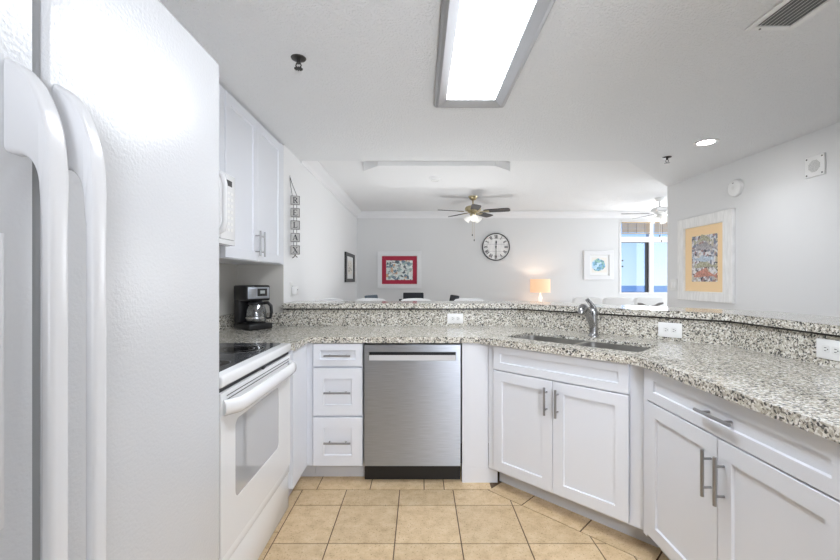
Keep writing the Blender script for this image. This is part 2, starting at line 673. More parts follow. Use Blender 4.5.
TX, TY, TS, TSY = -0.1223, 2.237, 0.322, 0.3245
XB, YBD, SB, XRB = -0.712, 2.404, 2.812, 0.985
for i in range(-3, 6):
    for j in range(-13, 2):
        x0, y0 = TX + i * TS, TY + j * TSY
        p = [(x0 + g, y0 + g), (x0 + TS - g, y0 + g), (x0 + TS - g, y0 + TSY - g), (x0 + g, y0 + TSY - g)]
        p = clip(p, -1, 0, -(XB + g))
        p = clip(p, 0, 1, YBD - g) if p else p
        p = clip(p, 1, 1, SB - g * S2) if p else p
        p = clip(p, 1, 0, XRB - g) if p else p
        if p:
            put_tile(p)
# border course under the drawers and dishwasher
bx = [-1.40, -0.93, -0.627, -0.304, 0.025, 0.147, 0.46]
for i in range(6):
    p = [(bx[i] + g, YBD + g), (bx[i + 1] - g, YBD + g), (bx[i + 1] - g, 2.75), (bx[i] + g, 2.75)]
    put_tile(clip(p, 1, 0, 2.42 * 0 + 0.435) if i == 5 else p)
# border beside the sink cabinet
uu = [0.415, 0.575, 0.81, 1.045, 1.28]
for i in range(4):
    a0, a1 = uu[i], uu[i + 1]
    p = [(a0 + g, SB - a0 - g + g * S2), (a1 - g, SB - a1 + g + g * S2), (a1 - g + 0.2, SB - a1 + g + 0.2), (a0 + g + 0.2, SB - a0 - g + 0.2)]
    put_tile(clip(clip(p, 0, 1, 2.75), 1, 0, 2.0))
# border beside the range
for j in range(-9, 2):
    y0 = 2.0 + j * 0.40
    put_tile(clip([(-1.10, y0 + g), (XB - g, y0 + g), (XB - g, y0 + 0.40 - g), (-1.10, y0 + 0.40 - g)], 0, 1, YBD - g))
# border beside the right-hand cabinet
for j in range(-9, 4):
    y0 = 0.40 + j * 0.40
    p = [(XRB + g, y0 + g), (1.30, y0 + g), (1.30, y0 + 0.40 - g), (XRB + g, y0 + 0.40 - g)]
    p = clip(p, 1, 1, SB - 0.002)
    if p:
        put_tile(p)
struct(b.build('floor', ['tile', 'grout'], smooth=20))
b = MB()
b.box(XS - 0.2, 4.9, 3.3, YF + 0.1, -0.05, -0.002)
struct(b.build('floor.001', 'floor2'))

# walls
b = MB()
b.box(XL - 0.12, XL, YB, YS, 0, 2.6)
struct(b.build('wall_left', 'wall_shaded'))
b = MB()
b.box(XL - 0.12, XS - 0.0005, YS, YS + 0.01, 0, 2.6)
struct(b.build('wall_stub', 'wall_shaded'))
b = MB()
b.box(XL - 0.12, XS, YS + 0.0101, YF + 0.1, 0, 2.6)
struct(b.build('wall_left_far', 'wall_white'))
b = MB()
b.box(XR, 4.9, YB, 4.507, 0, 2.6)
struct(b.build('wall_right', 'wall'))
b = MB()
b.box(XL - 0.12, XR, YB - 0.12, YB, 0, 2.6)
struct(b.build('wall_back', 'wall_white'))
WX0, WX1, WZ0, WZ1 = 3.37, 4.62, 1.04, 2.26
b = MB()
b.box(XS, WX0, YF, YF + 0.12, 0, 2.6)
b.box(WX1, 4.9, YF, YF + 0.12, 0, 2.6)
b.box(WX0, WX1, YF, YF + 0.12, 0, WZ0)
b.box(WX0, WX1, YF, YF + 0.12, WZ1, 2.6)
struct(b.build('wall_far', 'wall'))
b = MB()
b.box(4.9, 5.0, 4.507, 4.65, 0, 2.6)
b.box(4.9, 5.0, 5.95, YF + 0.12, 0, 2.6)
b.box(4.9, 5.0, 4.65, 5.95, 2.2, 2.6)
struct(b.build('wall_balcony', 'wall_white'))
b = MB()
b.box(-0.34, 0.33, YB + 0.001, YB + 0.03, 0.0, 2.05)
struct(b.build('door_1', 'doordark'))
# half wall carrying the bar
RS = 3.82       # riser line of the angled run: x + y
RX = 1.68       # riser face of the right run
YE = 0.92       # near end of the right run


def band(o0, o1, x_left, y_end):
    """plan strip following the bar, offset o0..o1 behind the riser face"""
    def front(o):
        s = RS + o * S2
        return [(x_left, 3.07 + o), (s - 3.07 - o, 3.07 + o), (RX + o, s - RX - o), (RX + o, y_end)]
    A, B_ = front(o0), front(o1)
    return A, B_


A, B_ = band(0.0205, 0.15, XS + 0.001, YE)
b = MB()
b.prism(A[::-1] + B_, 0, 1.0393)
b.bm.normal_update()
struct(b.build('wall_bar', 'wall_white'))

# ceilings
b = MB()
b.prism([(XL - 0.1, YB - 0.1), (XR + 0.05, YB - 0.1), (XR + 0.05, 4.507), (XR, 4.507), (1.85, 3.53), (XS, 3.53), (XL - 0.1, 3.53)], H_K, 2.6)
struct(b.build('ceiling', 'ceil'))
b = MB()
b.box(XS - 0.1, 5.0, 3.5, YF + 0.12, H_L, 2.6)
struct(b.build('ceiling.001', 'ceil_white'))
b = MB()
b.prism([(-0.39, 3.69), (0.70, 3.69), (0.88, 3.87), (0.88, 4.38), (0.70, 4.56), (-0.37, 4.56), (-0.55, 4.38), (-0.55, 3.86)], H_K + 0.002, H_L)
struct(b.build('ceiling.002', 'ceil_white'))

# crown mouldings: profile (out, down)
prof = [(0, 0), (0.085, 0), (0.085, -0.012), (0.072, -0.018), (0.066, -0.034), (0.045, -0.058), (0.026, -0.072), (0.016, -0.088), (0.012, -0.105), (0, -0.105)]


def crown(name, P, D, N, length):
    t = MB()
    q = bmesh.new()
    P, D, N = Vector(P), Vector(D), Vector(N)
    r0 = [q.verts.new(P + N * o + Vector((0, 0, z))) for o, z in prof]
    r1 = [q.verts.new(P + D * length + N * o + Vector((0, 0, z))) for o, z in prof]
    k = len(prof)
    for i in range(k):
        j = (i + 1) % k
        q.faces.new((r0[i], r0[j], r1[j], r1[i]))
    q.faces.new(r0)
    q.faces.new(r1[::-1])
    bmesh.ops.recalc_face_normals(q, faces=list(q.faces))
    t.merge(q)
    return struct(t.build(name, 'trim', smooth=50))


crown('trim_1', (XS, 3.54, H_L - 0.0005), (0, 1, 0), (1, 0, 0), YF - 3.54 - 0.001)
crown('trim_2', (XS, YF, H_L - 0.0005), (1, 0, 0), (0, -1, 0), 4.9 - XS - 0.01)

# far window
b = MB()
fy0, fy1 = YF - 0.012, YF + 0.09
xm0, xm1 = 3.875, 3.945
zt0, zt1 = 1.91, 2.00
b.box(WX0, WX0 + 0.03, fy0, fy1, WZ0, WZ1)
b.box(WX1 - 0.03, WX1, fy0, fy1, WZ0, WZ1)
b.box(WX0 + 0.03, WX1 - 0.03, fy0, fy1, WZ1 - 0.02, WZ1)
b.box(WX0 + 0.03, WX1 - 0.03, fy0, fy1, WZ0, WZ0 + 0.02)
b.box(WX0 + 0.03, WX1 - 0.03, fy0, fy1, zt0, zt1)
b.box(xm0, xm1, fy0, fy1, zt1, WZ1 - 0.02)
b.box(xm0, xm1, fy0, fy1, WZ0 + 0.02, zt0)
win = struct(b.build('window_1', 'trim'))
for x0, x1, z0, z1, mm in ((WX0 + 0.03, xm0, WZ0 + 0.02, zt0, 'pane_blue'), (xm1, WX1 - 0.03, WZ0 + 0.02, zt0, 'pane'),
                           (WX0 + 0.03, xm0, zt1, WZ1 - 0.02, 'pane_blue'), (xm1, WX1 - 0.03, zt1, WZ1 - 0.02, 'pane_blue')):
    b = MB()
    b.box(x0, x1, YF + 0.045, YF + 0.051, z0, z1)
    b.build('pane', mm, win)
b = MB()
b.box(xm0 - 0.045, xm0 - 0.001, YF + 0.02, YF + 0.044, WZ0 + 0.021, zt0 - 0.001)
b.box(WX0 + 0.031, WX0 + 0.037, YF + 0.02, YF + 0.044, WZ0 + 0.021, zt0 - 0.001)
b.box(WX0 + 0.037, xm0 - 0.045, YF + 0.02, YF + 0.044, zt0 - 0.007, zt0 - 0.001)
b.box(WX0 + 0.037, xm0 - 0.045, YF + 0.02, YF + 0.044, WZ0 + 0.021, WZ0 + 0.027)
b.build('sash', 'framedark', win)
b = MB()
for zz in (1.60, 1.50):
    b.cyl((WX0 + 0.075, YF + 0.044, zz), (WX0 + 0.075, YF + 0.03, zz), 0.012, seg=12)
b.build('latch', 'framedark', win)

# the sea beyond
b = MB()
b.box(-2500, 2500, 60, 1340, -18.2, -18)
struct(b.build('sea', 'sea'))


# ------------------------------------------------------------------ cabinetry
def pull(parent, x, y, z, length, vertical, name='handle', label=None):
    """bar pull on two posts in front of plane y (facing -y)"""
    t = MB()
    h = length / 2
    off = 0.032
    p = h * 0.62
    if vertical:
        t.cyl((x, y - off, z - h), (x, y - off, z + h), 0.0062, seg=14)
        for s in (-p, p):
            t.cyl((x, y + 0.0005, z + s), (x, y - off, z + s), 0.0045, seg=10)
    else:
        t.cyl((x - h, y - off, z), (x + h, y - off, z), 0.0062, seg=14)
        for s in (-p, p):
            t.cyl((x + s, y + 0.0005, z), (x + s, y - off, z), 0.0045, seg=10)
    return t.build(name, 'steel2', parent)


def front(parent, name, x0, x1, z0, z1, rail=0.06):
    t = MB()
    t.shaker(x0, x1, z0, z1, 0.0, 0.02, rail)
    return t.build(name, 'cab', parent)


# drawer unit left of the dishwasher
dr = thing('drawer_cabinet', 'white base cabinet with three stacked drawers, left of the dishwasher', 'cabinet', (-0.672, 2.48, 0))
b = MB()
b.box(-0.002, 0.314, 0.021, 0.565, 0.10, 0.874)
b.build('body', 'cab', dr)
b = MB()
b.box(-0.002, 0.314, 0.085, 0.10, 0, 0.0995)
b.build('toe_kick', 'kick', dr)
for z0, z1, r in ((0.730, 0.872, 0.042), (0.422, 0.718, 0.066), (0.107, 0.410, 0.066)):
    d = front(dr, 'drawer', 0.003, 0.311, z0, z1, r)
    pull(d, 0.157, 0.009, (z0 + z1) / 2 - 0.002, 0.165, False)

# blind corner cabinet between the range and the drawers
cc = thing('corner_cabinet', 'plain white corner cabinet front between the white range and the drawers', 'cabinet', (-0.80, 2.50, 0))
b = MB()
b.box(-0.60, 0.088, -0.276, 0.0, 0.10, 0.874)
b.box(-0.60, 0.124, 0.001, 0.54, 0.10, 0.874)
b.build('body', 'cab', cc)
b = MB()
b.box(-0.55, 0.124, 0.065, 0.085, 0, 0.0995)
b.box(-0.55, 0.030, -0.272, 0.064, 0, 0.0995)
b.build('toe_kick', 'kick', cc)

# panel right of the dishwasher
ep = thing('end_panel', 'plain white upright panel between the dishwasher and the angled sink cabinet', 'panel', (0.264, 2.486, 0))
b = MB()
b.box(0.0, 0.164, 0.0, 0.018, 0.1, 0.874)
b.build('board', 'cab', ep)
b = MB()
b.box(0.0, 0.222, 0.0, 0.018, 0.0, 0.0995)
b.build('plinth', 'cab', ep)

# sink cabinet at 45 degrees
sk = thing('sink_cabinet', 'white two-door corner sink cabinet set at an angle under the sink', 'cabinet', (0.4464, 2.4236, 0), -PI / 4)
b = MB()
w_ = 0.768
b.box(-0.048, 0.0, 0.021, 0.04, 0.10, 0.874)
b.box(w_, w_ + 0.058, 0.021, 0.04, 0.10, 0.874)
b.box(0.0, w_, 0.021, 0.04, 0.722, 0.874)
b.box(0.0, w_, 0.021, 0.04, 0.10, 0.14)
b.box(-0.010, 0.008, 0.041, 0.56, 0.10, 0.60)
b.box(w_ - 0.008, w_ + 0.010, 0.041, 0.56, 0.10, 0.60)
b.box(0.009, w_ - 0.009, 0.041, 0.56, 0.10, 0.118)
b.box(0.009, w_ - 0.009, 0.545, 0.56, 0.119, 0.60)
b.build('body', 'cab', sk)
b = MB()
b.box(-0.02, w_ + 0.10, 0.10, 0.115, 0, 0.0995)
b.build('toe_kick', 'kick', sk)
front(sk, 'false_drawer_front', 0.002, w_ - 0.002, 0.726, 0.872, 0.045)
d = front(sk, 'door', 0.002, w_ / 2 - 0.0015, 0.115, 0.720)
pull(d, w_ / 2 - 0.032, 0.0, 0.610, 0.150, True)
d = front(sk, 'door', w_ / 2 + 0.0015, w_ - 0.002, 0.115, 0.720)
pull(d, w_ / 2 + 0.032, 0.0, 0.610, 0.150, True)

# right-hand base cabinet
rc = thing('base_cabinet', 'large white base cabinet with wide drawer over two doors, under the long granite counter', 'cabinet', (1.033, 1.807, 0), -PI / 2)
w_ = 0.858
b = MB()
b.box(-0.012, w_ + 0.01, 0.021, 0.60, 0.10, 0.874)
b.build('body', 'cab', rc)
b = MB()
b.box(-0.06, w_ + 0.01, 0.10, 0.115, 0, 0.0995)
b.build('toe_kick', 'kick', rc)
b = MB()
b.box(-0.030, -0.001, 0.003, 0.0205, 0.10, 0.874)
b.build('filler_strip', 'cab', rc)
d = front(rc, 'drawer', 0.002, w_ - 0.002, 0.726, 0.868, 0.045)
pull(d, w_ / 2, 0.009, 0.795, 0.165, False)
d = front(rc, 'door', 0.002, w_ / 2 - 0.0015, 0.115, 0.720)
pull(d, w_ / 2 - 0.030, 0.0, 0.585, 0.165, True)
d = front(rc, 'door', w_ / 2 + 0.0015, w_ - 0.002, 0.115, 0.720)
pull(d, w_ / 2 + 0.030, 0.0, 0.585, 0.165, True)

# upper cabinets on the left wall
UX = -1.06
uc = thing('wall_cabinet', 'white two-door upper cabinet in the corner above the coffee maker', 'cabinet', (UX, 2.160, 1.39), PI / 2)
b = MB()
b.box(0.0, 0.928, 0.021, 0.361, 0.0, 0.926)
b.build('body', 'cab', uc)
for x0, x1, hx in ((0.003, 0.430, 0.397), (0.434, 0.876, 0.468)):
    d = front(uc, 'door', x0, x1, 0.004, 0.918)
    pull(d, hx, 0.0, 0.115, 0.165, True)
b = MB()
b.box(0.879, 0.928, 0.002, 0.0205, 0.0, 0.926)
b.build('filler_strip', 'cab', uc)
um = thing('wall_cabinet', 'short white upper cabinet above the microwave, mostly hidden behind the refrigerator', 'cabinet', (UX, 1.43, 1.832), PI / 2)
b = MB()
b.box(0.0, 0.725, 0.021, 0.361, 0.0, 0.484)
b.build('body', 'cab', um)
for x0, x1 in ((0.003, 0.360), (0.363, 0.722)):
    d = front(um, 'door', x0, x1, 0.004, 0.476)
    pull(d, 0.33 if x0 < 0.1 else 0.393, 0.0, 0.10, 0.15, True)

# ------------------------------------------------------------------ granite
SE = 2.835      # front edge of the angled counter: x + y
uv = lambda u, v: ((u + v) / S2, (v - u) / S2)     # u along the angled front, v away from it
hole_uv = rrect(-1.385, -0.612, 2.135, 2.455, 0.05)
hole = [uv(u, v) for u, v in hole_uv]
top_poly = [(XL + 0.001, 2.220), (-0.70, 2.220), (-0.70, 2.475), (SE - 2.475, 2.475), (1.008, SE - 1.008), (1.008, YE), (RX - 0.0005, YE),
            (RX - 0.0005, RS - RX), (RS - 3.07, 3.0695), (XL + 0.001, 3.0695)]
b = MB()
b.prism(top_poly, 0.894, CT, holes=[hole])
SEB = SE + 0.035 * S2
_f = [(-0.70, 2.220), (-0.70, 2.475), (SE - 2.475, 2.475), (1.008, SE - 1.008), (1.008, YE)]
_r = [(1.043, YE), (1.043, SEB - 1.043), (SEB - 2.51, 2.51), (-0.735, 2.51), (-0.735, 2.220)]
b.prism(_f + _r, 0.876, 0.8939)
tag(b.build('granite_countertop', 'granite', smooth=20), 'speckled granite worktop wrapping around the kitchen with the sink cut into it', 'countertop')

BZ0, BZ1 = 1.052, 1.090


def slab(p, q, z0, z1, th, label, n):
    """upright slab with its face from p to q, thickness behind (left of p->q)"""
    P, Q = Vector((*p, 0)), Vector((*q, 0))
    d = (Q - P).normalized()
    nn = Vector((-d.y, d.x, 0)) * th
    t = MB()
    pts = [P, Q, Q + nn, P + nn]
    t.prism([(v.x, v.y) for v in pts], z0, z1)
    return tag(t.build(n, 'granite', smooth=20), label, 'backsplash')


k1 = (RS - 3.07, 3.07)
k2 = (RX, RS - RX)
slab((XS + 0.002, 3.07), (k1[0] - 0.0003, 3.07), CT + 0.0003, BZ0 - 0.0125, 0.02, 'straight granite riser behind the dishwasher counter, facing the camera', 'granite_backsplash')
slab((k1[0] + 0.0003, k1[1] - 0.0003), (k2[0] - 0.0003, k2[1] + 0.0003), CT + 0.0003, BZ0 - 0.0125, 0.02, 'angled granite riser behind the sink and faucet', 'granite_backsplash')
slab((RX, RS - RX - 0.001), (RX, YE), CT + 0.0003, BZ0 - 0.0125, 0.02, 'right-hand granite riser running along the long counter toward the camera', 'granite_backsplash')
slab((XL + 0.021, 3.07), (XS + 0.001, 3.07), CT + 0.0003, 1.016, 0.0195, 'low granite splash strip on the wall behind the coffee maker', 'granite_backsplash')
slab((XL + 0.0205, 2.222), (XL + 0.0205, 3.0895), CT + 0.0003, 1.016, 0.02, 'low granite splash strip on the left side wall beside the coffee maker', 'granite_backsplash')

A, B_ = band(-0.03, 0.352, XS + 0.002, YE - 0.02)
b = MB()
b.prism(A + B_[::-1], BZ0, BZ1, bev=0.004)
bt = b.build('granite_bar_top', 'granite', smooth=20)
A, B_ = band(0.010, 0.30, XS + 0.004, YE + 0.002)
b = MB()
b.prism(A + B_[::-1], BZ0 - 0.0122, BZ0 - 0.0002)
b.build('shadow_line_strip', 'tablewood', bt)  # dark strip added to deepen the shadow line under the bar ledge
tag(bt, 'raised speckled granite bar ledge above the counter, overlooking the living room', 'bar top')

# ------------------------------------------------------------------ sink and faucet
sn = thing('kitchen_sink', 'stainless steel double-bowl undermount sink set into the granite', 'sink', (*uv(-1.0, 2.295), 0.894), -PI / 4)


def bowl(x0, x1, y0, y1, depth):
    t = MB()
    q = bmesh.new()
    loops = []
    for a, z, r in ((-0.012, -0.0015, 0.06), (0.0, -0.0015, 0.05), (0.004, -depth + 0.03, 0.05), (0.012, -depth + 0.008, 0.045), (0.03, -depth, 0.04)):
        loops.append([q.verts.new((x, y, z)) for x, y in rrect(x0 + a, x1 - a, y0 + a, y1 - a, r)])
    for A_, C_ in zip(loops, loops[1:]):
        k = len(A_)
        for i in range(k):
            j = (i + 1) % k
            q.faces.new((A_[i], A_[j], C_[j], C_[i]))
    q.faces.new(loops[-1])
    bmesh.ops.recalc_face_normals(q, faces=list(q.faces))
    t.merge(q)
    return t.build('bowl', 'sinksteel', sn, smooth=50)


for x0, x1 in ((-0.39, -0.008), (0.016, 0.392)):
    bw = bowl(x0, x1, -0.165, 0.165, 0.19)
    b = MB()
    b.lathe([(0, 0.0005), (0.022, 0.0005), (0.024, 0.003), (0.040, 0.004), (0.042, 0.001), (0.042, -0.004), (0, -0.004)], ((x0 + x1) / 2, 0.03, -0.1895), 20)
    b.build('drain', 'chrome', bw)
b = MB()
b.box(-0.0085, 0.0165, -0.12, 0.12, -0.022, -0.0104, 0.003)
b.build('divider', 'sinksteel', sn)

fx, fy = uv(-1.0, 2.555)
fa = thing('kitchen_faucet', 'nickel pull-out kitchen faucet with top lever standing behind the sink', 'faucet', (fx, fy, CT), -PI / 4)
b = MB()
b.lathe([(0.0, 0), (0.033, 0), (0.033, 0.006), (0.027, 0.012), (0.0255, 0.03), (0.0245, 0.10), (0.0255, 0.135), (0.0260, 0.155), (0.020, 0.172), (0.010, 0.180), (0, 0.182)], seg=24)
b.build('body', 'faucet', fa, smooth=50)
b = MB()
b.tube([(0, 0.002, 0.045), (-0.002, -0.028, 0.085), (-0.004, -0.062, 0.130), (-0.006, -0.098, 0.168), (-0.007, -0.120, 0.184), (-0.008, -0.142, 0.186), (-0.008, -0.158, 0.172)],
       [0.016, 0.020, 0.021, 0.0215, 0.023, 0.025, 0.022], 16)
b.tube([(-0.008, -0.156, 0.174), (-0.009, -0.166, 0.160), (-0.009, -0.172, 0.150)], [0.0215, 0.021, 0.016], 16)
b.build('spout', 'faucet', fa, smooth=50)
b = MB()
b.tube([(0, 0.004, 0.168), (-0.006, 0.0, 0.190), (-0.018, -0.012, 0.212), (-0.030, -0.030, 0.234)], [0.020, 0.017, 0.015, 0.012], 14, flat=0.6)
b.build('lever', 'faucet', fa, smooth=50)

# ------------------------------------------------------------------ dishwasher
dw = thing('dishwasher', 'stainless steel dishwasher with pocket handle between the drawers and the plain panel', 'dishwasher', (-0.354, 2.470, 0))
DWW = 0.613
b = MB()
b.box(0.004, DWW - 0.004, 0.045, 0.57, 0.112, 0.866)
b.build('tub', 'dark', dw)
b = MB()
px0, px1, pz0, pz1 = 0.034, 0.578, 0.768, 0.822
b.box(0.007, px0, 0.0, 0.044, 0.112, 0.866)
b.box(px1, DWW - 0.007, 0.0, 0.044, 0.112, 0.866)
b.box(px0, px1, 0.0, 0.044, 0.112, pz0)
b.box(px0, px1, 0.0, 0.044, pz1, 0.866)
dd = b.build('door', 'steel', dw)
b = MB()
b.box(px0, px1, 0.036, 0.0435, pz0, pz1)
b.box(px0, px1, 0.002, 0.036, pz1 - 0.003, pz1 - 0.0005)
b.build('handle_recess', 'black', dd)
b = MB()
b.prism([(0.001, 0.0), (0.030, 0.004), (0.034, 0.012), (0.0, 0.034)][::1], px0 + 0.002, px1 - 0.002, M_=Matrix(((0, 0, 1, 0), (1, 0, 0, 0), (0, 1, 0, pz0 + 0.0005), (0, 0, 0, 1))))
hl = b.build('handle_lip', 'lipsteel', dd)
for i in range(9):
    b = MB()
    b.box(0.18 + i * 0.030, 0.190 + i * 0.030, 0.0012, 0.0022, pz0 + 0.028, pz0 + 0.0305)
    b.build('control_mark', 'blackmat', dd)
b = MB()
b.box(0.002, DWW - 0.002, 0.058, 0.08, 0.0, 0.105)
b.build('kick_plate', 'black', dw)

# ------------------------------------------------------------------ refrigerator
FX = -0.53
rf = thing('refrigerator', 'tall white side-by-side refrigerator with textured doors at the left', 'refrigerator', (FX, 0.145, 0), PI / 2)
# local: x along +Y world, y into the wall (-X world)
FW, FH = 0.911, 1.845
b = MB()
b.box(0.004, FW - 0.004, 0.066, 0.885, 0.03, FH - 0.012, 0.006)
b.build('body', 'fridge', rf)
b = MB()
b.box(0.01, FW - 0.01, 0.05, 0.10, 0.0, 0.029)
b.build('grille', 'gasket', rf)
SPL = 0.405


def fdoor(x0, x1, name):
    t = MB()
    t.box(x0, x1, 0.0, 0.055, 0.045, FH, 0.012, seg=4)
    return t.build(name, 'fridge', rf, smooth=50)


fz = None
# freezer door built around the dispenser niche
t = MB()
nx0, nx1, nz0, nz1 = 0.075, 0.359, 0.955, 1.330
t.prism(rrect(0.0, SPL - 0.008, 0.045, FH, 0.008), 0.0, 0.055, holes=[rrect(nx0, nx1, nz0, nz1, 0.012)],
        M_=Matrix(((1, 0, 0, 0), (0, 0, -1, 0.055), (0, 1, 0, 0), (0, 0, 0, 1))))
fz = t.build('freezer_door', 'fridge', rf, smooth=20)
fd = fdoor(SPL + 0.008, FW, 'fridge_door')
b = MB()
b.box(0.01, FW - 0.01, 0.0555, 0.0655, 0.05, FH - 0.02)
b.build('gasket', 'gasket', rf)
b = MB()
b.box(SPL - 0.0075, SPL + 0.0075, 0.004, 0.055, 0.05, FH - 0.006)
b.build('centre_trim', 'gasket', rf)
b = MB()
b.box(nx0, nx1, 0.044, 0.0545, nz0, nz1, mi=0)
b.box(nx0 + 0.0005, nx0 + 0.008, -0.003, 0.044, nz0, nz1, 0.002, mi=1)
b.box(nx1 - 0.008, nx1, -0.003, 0.044, nz0, nz1, 0.002, mi=1)
b.box(nx0 + 0.008, nx1 - 0.008, -0.003, 0.044, nz0, nz0 + 0.03, 0.002, mi=1)
b.box(nx0 + 0.008, nx1 - 0.008, -0.003, 0.044, nz1 - 0.09, nz1, 0.002, mi=1)
dp = b.build('dispenser', ['gasket', 'fridge_smooth'], fz)
b = MB()
b.box(0.17, 0.27, 0.018, 0.040, 1.10, 1.19, 0.006)
b.build('paddle', 'fridge_smooth', dp)
for i in range(4):
    b = MB()
    b.box(0.115 + i * 0.055, 0.150 + i * 0.055, -0.0045, -0.002, 1.275, 1.300, 0.001)
    b.build('button', 'offwhite', dp)


def fridge_handle(parent, xc, w):
    """D-pull with a filled curved web at both ends; profile in (out, z) extruded along x"""
    def curve(p0, p1, p2, k=8):
        return [tuple((1 - s) ** 2 * p0[i] + 2 * s * (1 - s) * p1[i] + s * s * p2[i] for i in (0, 1)) for s in [j / k for j in range(k + 1)]]
    zt, zb = 1.556, 0.62
    o, th = 0.060, 0.015
    i0 = o - th
    K = 10
    ou = curve((0.0, zt), (0.030, zt - 0.012), (0.047, zt - 0.065), K) + curve((0.047, zt - 0.065), (o, zt - 0.105), (o, zt - 0.19), K)[1:]
    inn = curve((0.0, zt - 0.122), (i0 - 0.004, zt - 0.122), (i0, zt - 0.17), K) + [(i0, zt - 0.17 - 0.04 * q / K) for q in range(1, K + 1)]
    pairs = list(zip(ou, inn))
    zm = (zt + zb) / 2
    pairs += [((p[0], 2 * zm - p[1]), (q[0], 2 * zm - q[1])) for p, q in pairs[::-1]]
    q = bmesh.new()
    rings = []
    hw_ = w / 2
    for P, Q in pairs:
        P, Q = Vector(P), Vector(Q)
        L = (P - Q).length
        d = (P - Q) / L
        ring = []
        for a_, b_ in rrect(-hw_, hw_, 0, L, 0.0085, 4):
            c_ = Q + d * b_
            ring.append(q.verts.new((xc + a_, -0.0005 - c_.x, c_.y)))
        rings.append(ring)
    for A_, C_ in zip(rings, rings[1:]):
        k = len(A_)
        for i in range(k):
            j = (i + 1) % k
            q.faces.new((A_[i], A_[j], C_[j], C_[i]))
    q.faces.new(rings[0])
    q.faces.new(rings[-1][::-1])
    bmesh.ops.recalc_face_normals(q, faces=list(q.faces))
    t = MB()
    t.merge(q)
    return t.build('handle', 'fridge_smooth', parent, smooth=50)


fridge_handle(fz, 0.374, 0.029)
fridge_handle(fd, 0.440, 0.027)
b = MB()
b.box(FW - 0.09, FW - 0.02, 0.03, 0.12, FH + 0.0002, FH + 0.016, 0.005)
b.build('hinge_cover', 'fridge_smooth', rf)

# ------------------------------------------------------------------ range
rg = thing('kitchen_range', 'white electric range with dark glass cooktop between refrigerator and corner counter', 'range', (-0.722, 1.432, 0), PI / 2)
# local x 0..0.758 along +Y, y into the wall
RW = 0.782
b = MB()
b.box(0.0, RW, 0.035, 0.68, 0.03, 0.874, 0.003)
b.build('body', 'enamel', rg)
b = MB()
b.box(0.002, RW - 0.002, -0.006, 0.6695, 0.875, 0.9195, 0.010, seg=3)
ck = b.build('cooktop', 'enamel', rg, smooth=50)
b = MB()
b.prism(rrect(0.022, RW - 0.022, 0.042, 0.650, 0.02), 0.9196, 0.9225)
gl = b.build('glass_top', 'cookglass', ck)
for bxx, byy, r in ((0.205, 0.16, 0.088), (0.565, 0.185, 0.112), (0.205, 0.47, 0.105), (0.565, 0.48, 0.080)):
    b = MB()
    b.lathe([(0, 0.9226), (r, 0.9226), (r, 0.9229), (0, 0.9229)], (bxx, byy, 0), 40, mi=0)
    b.ring(r, r + 0.005, 0.9226, 0.9230, (bxx, byy, 0), 40, mi=1)
    b.ring(r * 0.6, r * 0.6 + 0.003, 0.9229, 0.9231, (bxx, byy, 0), 40, mi=1)
    b.build('burner', ['burner', 'ring'], gl)
# vent gap under the cooktop edge
b = MB()
b.box(0.004, RW - 0.004, 0.010, 0.034, 0.858, 0.874)
b.build('vent_gap', 'dark', rg)
# oven door with rounded window
DZ0, DZ1 = 0.252, 0.856
wx0, wx1, wz0, wz1 = 0.120, 0.600, 0.415, 0.725
b = MB()
outer = [(0.004, DZ0), (RW - 0.004, DZ0), (RW - 0.004, DZ1), (0.004, DZ1)]
b.prism(outer, 0.0, 0.034, holes=[rrect(wx0, wx1, wz0, wz1, 0.03)], M_=Matrix(((1, 0, 0, 0), (0, 0, -1, 0.034), (0, 1, 0, 0), (0, 0, 0, 1))))
od = b.build('oven_door', 'enamel', rg, smooth=20)
b = MB()
b.prism(rrect(wx0, wx1, wz0, wz1, 0.03), 0.0, 0.02, M_=Matrix(((1, 0, 0, 0), (0, 0, -1, 0.022), (0, 1, 0, 0), (0, 0, 0, 1))))
b.build('oven_window', 'ovenglass', od)
b = MB()
for zz in (0.822, 0.836):
    b.box(0.05, RW - 0.03, -0.0008, 0.0002, zz, zz + 0.0035)
b.build('vent_slots', 'dark', od)
b = MB()
hp = []
for i in range(15):
    s = i / 14
    y = -0.042 if 0.1 < s < 0.9 else -0.042 * math.sin(min(s, 1 - s) / 0.1 * PI / 2)
    hp.append((0.022 + s * (RW - 0.044), y - 0.002, 0.800))
b.tube(hp, [0.017] * 15, 14, flat=1.75)
b.build('handle', 'enamel', od, smooth=60)
b = MB()
b.tube([(0.36, -0.0125, 0.878), (0.36, -0.020, 0.872)], [0.012, 0.009], 14)
b.build('latch', 'dark', ck)
b = MB()
b.box(0.004, RW - 0.004, 0.004, 0.034, 0.205, 0.246, 0.003)
b.box(0.004, RW - 0.004, 0.010, 0.034, 0.006, 0.200, 0.003)
b.build('storage_drawer', 'enamel', rg)
b = MB()
b.box(0.004, RW - 0.004, 0.016, 0.034, 0.2005, 0.2045)
b.box(0.004, RW - 0.004, 0.012, 0.034, 0.2465, 0.2515)
b.build('drawer_gap', 'dark', rg)
for sx in (0.04, RW - 0.04):
    for sy in (0.10, 0.62):
        b = MB()
        b.cyl((sx, sy, 0), (sx, sy, 0.0305), 0.018)
        b.build('levelling_foot', 'black', rg)
b = MB()
b.box(0.0, RW, 0.657, 0.698, 0.9200, 1.07, 0.010)
bk = b.build('backguard', 'enamel', rg)
for xx in (0.09, 0.19, 0.57, 0.67):
    b = MB()
    b.cyl((xx, 0.6565, 1.005), (xx, 0.635, 1.005), 0.020, 0.017)
    b.build('knob', 'enamel', bk)

